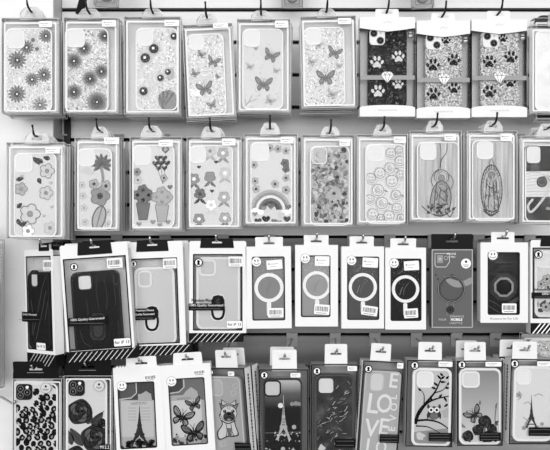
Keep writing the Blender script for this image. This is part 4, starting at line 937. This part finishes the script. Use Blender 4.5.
a.poly([(221, 410), (219, 402.5), (225, 405)], s_, 2); a.poly([(236, 410), (239, 403), (232, 405)], s_, 2); a.poly([(222, 408.5), (220.5, 404.5), (224, 406)], gC, 3); a.poly([(235.5, 408.5), (237.5, 404.5), (233.5, 406)], gC, 3)
a.ell(228.7, 413.5, 8.6, 8.2, 0, s_, 3, 18); a.ell(228.7, 413.5, 7.9, 7.5, 0, fur, 4, 18)
a.ell(229, 416.5, 6, 4.8, 0, grey(62, .4), 5, 16); a.ell(229, 414, 2.2, 1.4, 0, INK, 6); a.line(smooth([(224.5, 419), (227, 417.5), (229, 416.5), (231, 417.5), (233.5, 419)]), .7, INK, 6); a.ell(229, 419.8, 2, 1.1, 0, gC, 6)
for x in (224.6, 233): a.disc(x, 411.3, 1.7, grey(60, .4), 5); a.disc(x, 411.3, 1.1, INK, 6); a.disc(x-.3, 410.9, .35, WHITE, 7, 6)
a.line([(227.5, 406.5), (228, 409.5)], .5, s_, 5); a.line([(230, 406.5), (229.6, 409.5)], .5, s_, 5)
a.poly([(228.5, 404.5), (221, 399), (221.5, 406)], s_, 5); a.poly([(228.5, 404.5), (236.5, 399.5), (236, 406)], s_, 5); a.poly([(227, 404), (222, 400.5), (222.3, 405)], gE, 6); a.poly([(230, 404), (235.5, 401), (235.2, 405)], gE, 6); a.disc(228.6, 404.3, 1.7, gC, 7)
a.line(smooth([(221.5, 420.5), (228, 423.5), (235.5, 420.5)]), 1.2, s_, 5)
for x, y in ((233, 393), (223, 444), (235, 386)): a.outline([(x-2.5, y-1), (x+2, y-3), (x+3, y+1), (x-1, y+3)], .6, gE, 0)
a.done()
p.sticker(227.5, 371.5, 234.5, 376, kind='dash'); p.band(234, 443, 252, 455, [('', 1), ('', 1), ('', 1)]); p.logo(210.5, 372.5, 3.2)
P46 = p = frame_pack('clear fronted box with a lit tower under a dusk sky printed on a dark case', (258.7, 369, 308.5, 476), (284.5, 349.5, 371, 25, 358.5), tone=SILVERD)
p.case(263.5, 378.5, 302, 470, gradient('dusk_print', p.h*.62, p.h*.92, 26, 205, 1.4), rim=grey(60, .3, name='smoky_rim'), rad=6, cam=(264, 380, 281, 396.5), camin=grey(196, .4), camrim=grey(28, .3), camw=1.4)
a = p.art('printed_tower'); lt = grey(205, .4)
a.eiffel(283.5, 395, 440, 16, grey(176, .4), 1, grey(50, .4)); a.disc(280.5, 405.5, 2.6, grey(225, .4), 2)
for x, y, r in ((292, 404, 2), (296, 403.5, 2.4), (299.5, 404, 2)): a.disc(x, y, r, gC, 0)
rnd = random.Random(14)
for i in range(36): a.disc(rnd.uniform(266, 300), rnd.choice((433, 434, 436, 441, 449))+rnd.uniform(-1, 1), rnd.uniform(.3, .8), lt, 2, 6)
for x, y in ((294, 427), (270, 452), (283, 449), (293, 451)): a.disc(x, y, 2.2, gD_, 1)
a.line([(265, 433), (301, 432)], .6, gB, 0); a.done()
p.logo(264.3, 375.3, 4); p.sticker(290.5, 373, 300.5, 377.5, kind='dash')
P47 = p = frame_pack('clear fronted box with dark marble crossed by thin white veins', (310.6, 364, 358, 474), (336, 344, 366, 23, 353.5), roll=0, tone=SILVERD)
p.case(315, 374.5, 353.5, 466, MARBLE, rim=grey(80, .3, name='marble_rim'), rad=6, cam=(317.5, 377, 334.5, 394), camin=grey(214, .4), camrim=grey(60, .3), camw=1.2)
a = p.art('printed_veins'); rnd = random.Random(17)
for i in range(80):
    x, y = rnd.uniform(317, 350), rnd.uniform(380, 460); t = math.radians(rnd.choice((-35, -25, -50, 40)))
    pts = [(x, y)]
    for j in range(4): pts.append((pts[-1][0]+rnd.uniform(.4, 1.6)*math.cos(t), pts[-1][1]+rnd.uniform(.4, 1.6)*math.sin(t)+rnd.uniform(-.6, .6)))
    if not any(q[0] < 336 and q[1] < 396 for q in pts): a.line(pts, rnd.uniform(.25, .5), rnd.choice((gD_, gE, gC)), 0)
a.poly([(321, 444), (326, 448), (322, 452), (318, 449)], gE, 1); a.done()
p.logo(317, 371.2, 4.1); p.sticker(347.5, 366, 357, 371, kind='dash'); p.band(335, 439, 356, 447.5, [('', 1), ('', 1)])
P48 = p = frame_pack('leaning clear fronted box with big hand lettered LOVE on a grey case', (358.5, 360, 401, 472), (381.5, 343.5, 362, 21, 351.5), roll=4.2, yaw=6, w=42.5, h=110, text_side=-1, depth=.02, Y=Y4-.004, inner=grey(150, .4))
p.case(363, 370, 397, 470, grey(172, .35, name='grey_love_case'), rim=grey(190, .3), rad=5, w=37, h=98, cam=(369.5, 372.5, 384, 391), camin=grey(205, .4), camrim=grey(190, .4))
a = p.art('printed_lettering'); lw = grey(222, .4)
for tx, x, y, h in (('E', 393.5, 381, 14), ('L', 372.5, 404.5, 18), ('O', 384.3, 404.5, 17), ('V', 371.5, 429, 16), ('E', 383.5, 427.5, 15), ('L', 370, 447, 14), ('O', 381, 448, 12)): a.text(tx, x, y, h*1.08, lw, 1, bold=.014, rot=-4, sx=.78 if tx == 'O' else .92)
for tx, x, y in (('L', 393.8, 397), ('O', 394.2, 407), ('V', 393.3, 418), ('E', 392, 429)): a.text(tx, x, y, 7, grey(220, .4), 1, rot=86, bold=.02)
a.done(); p.logo(368.5, 369, 4); p.sticker(397, 363, 403.5, 368.5, kind='dash'); p.band(379.5, 434.5, 399.5, 443, [('', 1), ('', 1), ('', 1)])
WR = grey(234, .3, name='white_bumper')
P49 = p = frame_pack('clear fronted box with an owl on dark branches on a pale rimmed case', (405.5, 360, 453.5, 447), (430.3, 342, 362, 24, 350.5), roll=1.2, yaw=0, text_side=0, inner=grey(150, .4), w=47.5)
p.case(411, 368, 452, 446, grey(190, .35, name='owl_case'), rim=WR, rimw=2.4, rad=7, cam=(416.5, 371, 433.5, 387.5), camin=grey(226, .4), camrim=WR, camw=1.6, w=39)
a = p.art('printed_owl')
a.blob(446, 413, 5, gD_, 0, random.Random(1)); a.blob(420.5, 436, 4.6, gE, 1, random.Random(2), 12); a.blob(447, 392, 5, gE, 0, random.Random(3))
a.poly([(414, 432), (450, 428), (450, 446), (414, 446)], gC, 0)
a.line(smooth([(415, 424), (419, 412), (426, 403), (435, 392), (441, 379)]), 4, INK, 1, 1); a.line(smooth([(418, 415), (426, 404), (436, 399), (449, 396)]), 3, INK, 1, .9); a.line(smooth([(414, 421), (428, 420), (440, 423), (450, 430)]), 2.4, INK, 1, 1); a.line(smooth([(424, 404), (424, 395), (421, 390)]), 1.2, INK, 1, .5); a.line(smooth([(416, 426), (428, 427), (440, 433)]), 1.5, INK, 1, .6); a.line(smooth([(434, 393), (443, 390), (448, 384)]), 1.3, INK, 1, .5)
for q in ((441, 379, 437, 375), (441, 379, 445, 376), (440, 382, 446, 382), (438, 386, 433, 382), (447, 385, 450, 382), (449, 396, 452, 392), (444, 397, 447, 402), (421, 391, 418, 388), (436, 389, 431, 387), (445, 388, 450, 388), (439, 398, 442, 394), (448, 404, 444, 407), (432, 401, 430, 396), (446, 379, 449, 376), (443, 376, 440, 373)): a.leaf(*q, 2.2, INK, 1)
a.ell(434, 413, 6.3, 6.8, 0, gA, 3, 16); a.ell(434, 416, 4, 3.5, 0, gB, 4); a.leaf(429, 409, 428, 404, 3, gA, 3); a.leaf(439, 409, 440, 404, 3, gA, 3)
for x in (431.2, 436.8): a.disc(x, 410, 2.8, grey(235, .4), 5); a.disc(x, 410, 1.4, INK, 6, 8)
a.poly([(433.2, 411.5), (434.8, 411.5), (434, 414)], INK, 6); a.leaf(429, 412, 427.5, 419, 3, grey(50, .4), 5); a.leaf(439, 412, 440.5, 419, 3, grey(50, .4), 5)
a.done(); p.logo(414.8, 365.5, 4.2); p.sticker(438.5, 361.5, 452.5, 366.8, kind='dash'); p.band(429, 433, 451.5, 441.5, [('', 1), ('', 1), ('', 1)])
P410 = p = frame_pack('clear fronted box with a butterfly above dark roses on a grey faded case', (456.5, 360.5, 503, 446), (475, 342, 362.5, 22, 350.5), inner=grey(150, .4))
p.case(459, 368, 501, 444.5, gradient('faded_print', p.h*.15, p.h*.85, 200, 138, 1.), rim=WR, rimw=2.2, rad=7, cam=(461.5, 371, 479.5, 387.5), camin=grey(214, .4), camrim=WR, camw=1.6)
a = p.art('printed_roses')
a.butterfly(474.5, 415, 9.5, -35, grey(40, .4), gC, 4)
for x, y, r in ((485, 422, 6.5), (492, 429, 5), (478, 430, 5.5), (468, 436, 5.5), (487, 437, 6), (497, 438, 4)): a.rose(x, y, r, grey(34, .5), gA, grey(22, .5), 0)
rnd = random.Random(8)
for i in range(22): x, y = rnd.uniform(462, 500), rnd.uniform(423, 443); a.leaf(x, y, x+rnd.uniform(-5, 5), y-rnd.uniform(2, 6), 2.5, rnd.choice((gA, gB, gC)), 0)
for x, y in ((480, 403), (467, 413), (496, 407)): a.leaf(x, y+2, x, y-3, 2, gB, 1)
a.line(smooth([(496, 430), (495, 417), (497, 403)]), .8, gA, 0); a.done()
p.logo(462, 364.8, 4.2); p.sticker(485.5, 361.8, 501.5, 366.5, kind='dash'); p.band(479.5, 432.5, 501, 441, [('', 1), ('', 1), ('', 1)])
P411 = p = frame_pack('clear fronted box with a small tower sketch on a pale case', (508.5, 359, 556, 444.5), (525, 341.5, 361, 26, 350), roll=1.5, yaw=4, text_side=-1, inner=grey(170, .4), w=47)
p.case(512.5, 366, 553, 441, grey(216, .35, name='pale_print_case'), rim=WR, rimw=2.4, rad=7, cam=(516, 368.5, 531, 384.5), camin=grey(230, .4), camrim=WR, camw=1.6)
a = p.art('printed_tower'); a.eiffel(531.5, 395, 428, 13, grey(56, .5), 1)
for pts in ([(524, 404), (528, 402), (531, 405)], [(534, 396), (539, 394), (543, 396)], [(523, 417), (527, 421), (524, 427)], [(519, 391), (521, 397), (518, 400)]): a.line(smooth(pts), .7, gC, 0)
for x, y, r in ((527, 424, 2.6), (524, 428, 2.4), (529, 420, 2), (519, 395, 3), (537, 428, 2.6), (542, 424, 2)): a.flower(x, y, r, gB, gD_, gB, 0)
a.done(); p.logo(514.8, 363.8, 4.3); p.sticker(537, 361.3, 553, 366.3, kind='dash'); p.band(528.5, 427.5, 553, 436, [('', 1), ('', 1)])

# ------------------------------------------------------------------ packs hanging further back on the same hooks
def back(p, what, n, step=.018, seed=0, x=.0025, z=.003, roll=1.2):
    rnd = random.Random(seed); words_ = ('second', 'third', 'fourth')
    for k in range(n):
        p.behind('%s pack %s on its hook, behind %s' % (what[0], words_[k], what[1]), step*(k+1)+.001*k, rnd.uniform(-x, x), rnd.uniform(-z*1.2, z*.3), rnd.uniform(-roll, roll))
for i, (p, who) in enumerate(((P11, 'the pressed daisies'), (P12, 'the fluffy flowers'), (P13, 'the scallop shell'), (P14, 'the tilted five butterflies'), (P15, 'the butterflies with a twig'), (P16, 'the butterflies beside the paw box'))): back(p, ('clear phone case', who), 2, seed=i+1)
for i, (p, who) in enumerate(((P21, 'the outlined blossoms'), (P22, 'the palm tree'), (P23, 'the heart balloons'), (P24, 'the grey posies'), (P25, 'the rainbow'), (P26, 'the crowded doodles'), (P27, 'the smiling faces'), (P28, 'the haloed figure'), (P29, 'the figure in the oval'), (P210, 'the swirled marble'))): back(p, ('clear phone case', who), 2, seed=i+20)
P31.behind('white carton second on its hook, behind the turned black case carton', .021, .012, .001, 1)
P31.behind('white carton third on its hook, behind the turned black case carton', .042, .022, .001, 2)
P32.behind('white carton behind the leaning black ring holder case, second on its hook', .0225, -.004, .001, 1.5)
P33.behind('white carton behind the pale grey ring holder case, second on its hook', .022, .006, .0, .5)
P45.behind('clear fronted box behind the bulldog box, only its side and tab showing', .026, .010, -.001, .5)
P46.behind('clear fronted box hanging behind the dusk tower, a sliver of its white tab showing', .024, -.004, .0, 0)
P410.behind('clear fronted box hanging behind the butterfly and roses, its white tab showing higher up', .025, -.007, -.002, 0)
P411.behind('clear fronted box hanging behind the tower sketch, its white tab showing to the left', .025, -.010, -.001, -1)

# ------------------------------------------------------------------ hooks that carry them
who = {P11: 'the pressed daisies', P12: 'the fluffy flowers', P13: 'the scallop shell', P14: 'the tilted five butterflies', P15: 'the butterflies with a twig', P16: 'the butterflies beside the paw box', PB1: 'the black paw print box', PB2: 'the left silver paw box', PB3: 'the right silver paw box', P110: 'the plain white case'}
for p, wdesc in who.items(): hook(p, 1, 'dark display hook carrying '+wdesc+' pack', True)
who = {P21: 'the outlined blossoms', P22: 'the palm tree', P23: 'the heart balloons', P24: 'the grey posies', P25: 'the rainbow', P26: 'the crowded doodles', P27: 'the smiling faces', P28: 'the haloed figure', P29: 'the oval of rays', P210: 'the swirled marble'}
for p, wdesc in who.items(): hook(p, 2, 'dark display hook carrying '+wdesc+' pack', True)
who = {P31: 'the turned black case carton', P32: 'the leaning black ring holder carton', P33: 'the pale case carton behind it', P34: 'the upright pale case carton', P35: 'the first ring box', P36: 'the second ring box', P37: 'the third ring box', P38: 'the fourth ring box', P39: 'the slim grey box', P310: 'the octagonal ring box', P311: 'the floral carton'}
for p, wdesc in who.items(): hook(p, 3, 'shiny display hook carrying '+wdesc, False, tip=.011)
who = {P41: 'the leopard print', P42: 'the dark roses', P43: 'the torn tower box', P44: 'the white butterfly box', P45: 'the bulldog box', P46: 'the dusk tower box', P47: 'the veined marble box', P48: 'the LOVE box', P49: 'the owl box', P410: 'the butterfly and roses box', P411: 'the tower sketch box'}
BR = {P46: 292, P47: 335, P48: 374.5, P49: 416, P410: 456, P411: 495}
for p, wdesc in who.items(): hook(p, 4, 'metal display hook with grey back plate carrying '+wdesc, False, wallx=BR.get(p), tip=.008)

# ------------------------------------------------------------------ things cut by the picture's edges
def top_pack(label, l, b, r, roll, Y):
    p = Pack(label, 'packs hanging above the top row', l, b-92, r, b, Y, roll, depth=.014); p.shell(SMOKE, grey(150, .4)); p.tray(3)
    p.case(l+5, b-84, r-5, b-4, gC, rad=5); p.tab((l+r)/2, b-101, b-90, 16, TABC, hy=b-96); hook(p, 0, 'display hook carrying the '+label.split(' of a ')[1]); return p
top_pack('bottom of a clear pack hanging above the fluffy flowers', 96, 4.5, 119, 3, -.09)
top_pack('bottom of a grey pack hanging above the gap between butterfly packs', 282, 6, 302.5, 0, -.06)
top_pack('bottom of a clear pack hanging above the left silver paw box', 410, 6.5, 431, -4, -.08)
m = MB(); a0, a1 = P(86, -14, -.05), P(78.5, 14, -.05)
dv = (a1-a0); nrm = Vector((dv.z, 0, -dv.x)).normalized()*.0062
m.plate([((a0+nrm).x, (a0+nrm).z), ((a1+nrm).x, (a1+nrm).z), ((a1-nrm).x, (a1-nrm).z), ((a0-nrm).x, (a0-nrm).z)], [], -.05, -.044, BLACK)
m.tube([(a0.x, -.047, a0.z), (a0.x, .006, a0.z)], .003, DARKW)
o = m.build('hook_strip'); o['label'] = 'black slanted strip hanging at the top beside the wall upright'; o['category'] = 'strip'
p = Pack('grey clear pack at the left photo edge beside the white wall panel', 'packs at the left photo edge', -50, 240, 2, 388, -.10, depth=.01); p.shell(SMOKE, grey(150, .4)); p.tray(3); p.case(-45, 252, -3, 384, grey(140, .4), y=.001, th=.007, rad=6); p.tab(-20, 228, 241, 22, TABC, hy=234); hook(p, 3, 'display hook carrying the grey clear pack at the left photo edge')
e = MB(); e.tube([P(-30, 392, -.044), P(2, 397.5, -.09), P(13, 404, -.13), P(15, 401.5, -.14)], .0022, CHROME, 8)
o = e.build('wire_hook'); o['label'] = 'bare pale wire hook sticking out left of the leopard print pack'; o['category'] = 'hook'
p = Pack('pale patterned clear pack hanging far back behind the tower sketch box', R4, 523, 334, 572, 425, -.07); p.shell(); p.tray(); p.case(528, 339, 567, 422, GLIT, rad=6, rim=CRIM); p.tab(553, 323, 335, 20, TABC, hy=328); hook(p, 4, 'display hook carrying the pale patterned clear pack far back')

# ------------------------------------------------------------------ light and camera
wd = bpy.data.worlds.new('shop_light'); sc.world = wd; wd.use_nodes = True
nt = wd.node_tree; tc = nt.nodes.new('ShaderNodeTexCoord'); sp = nt.nodes.new('ShaderNodeSeparateXYZ'); mr = nt.nodes.new('ShaderNodeMapRange')
mr.inputs['From Min'].default_value = -1; mr.inputs['From Max'].default_value = 1
cr = nt.nodes.new('ShaderNodeValToRGB'); el = cr.color_ramp.elements      # aisle: floor, dim shelves at eye level, bright ceiling
el[0].position = 0; el[0].color = (.75, .75, .75, 1); el[1].position = 1; el[1].color = (1, 1, 1, 1)
for ps, v in ((.40, .85), (.56, .9), (.72, 1.05)):
    q = el.new(ps); q.color = (v, v, v, 1)
nt.links.new(tc.outputs['Generated'], sp.inputs[0]); nt.links.new(sp.outputs['Z'], mr.inputs['Value']); nt.links.new(mr.outputs[0], cr.inputs['Fac'])
nt.links.new(cr.outputs['Color'], nt.nodes['Background'].inputs['Color']); nt.nodes['Background'].inputs['Strength'].default_value = .34
def lamp(name, loc, rot, sx, sy, e):
    l = bpy.data.lights.new(name, 'AREA'); l.shape = 'RECTANGLE'; l.size = sx; l.size_y = sy; l.energy = e
    o = bpy.data.objects.new(name, l); COL.objects.link(o); o.location = loc; o.rotation_euler = [math.radians(q) for q in rot]; return o
lamp('ceiling_light', (0, -1.3, 3.3), (22, 0, 0), 3.4, .4, 16)
lamp('ceiling_light', (0, -3.6, 3.5), (58, 0, 0), 4.5, .8, 50)
lamp('front_fill_light', (0, -6, 2.0), (85, 0, 0), 10, 2.6, 560)  # broad fill added behind the camera to brighten wall gaps between packs
cd = bpy.data.cameras.new('camera'); cam = bpy.data.objects.new('camera', cd); COL.objects.link(cam)
cam.location = CAM; cam.rotation_euler = (PI/2, 0, 0); cd.sensor_width = 36; cd.lens = F*36/550; cd.clip_start = .02; sc.camera = cam
sc.cycles.transparent_max_bounces = 40; sc.cycles.max_bounces = 8
sc.view_settings.view_transform = 'Standard'; sc.view_settings.look = 'None'; sc.view_settings.gamma = 1; sc.view_settings.use_curve_mapping = False
sc.view_settings.exposure = -0.62
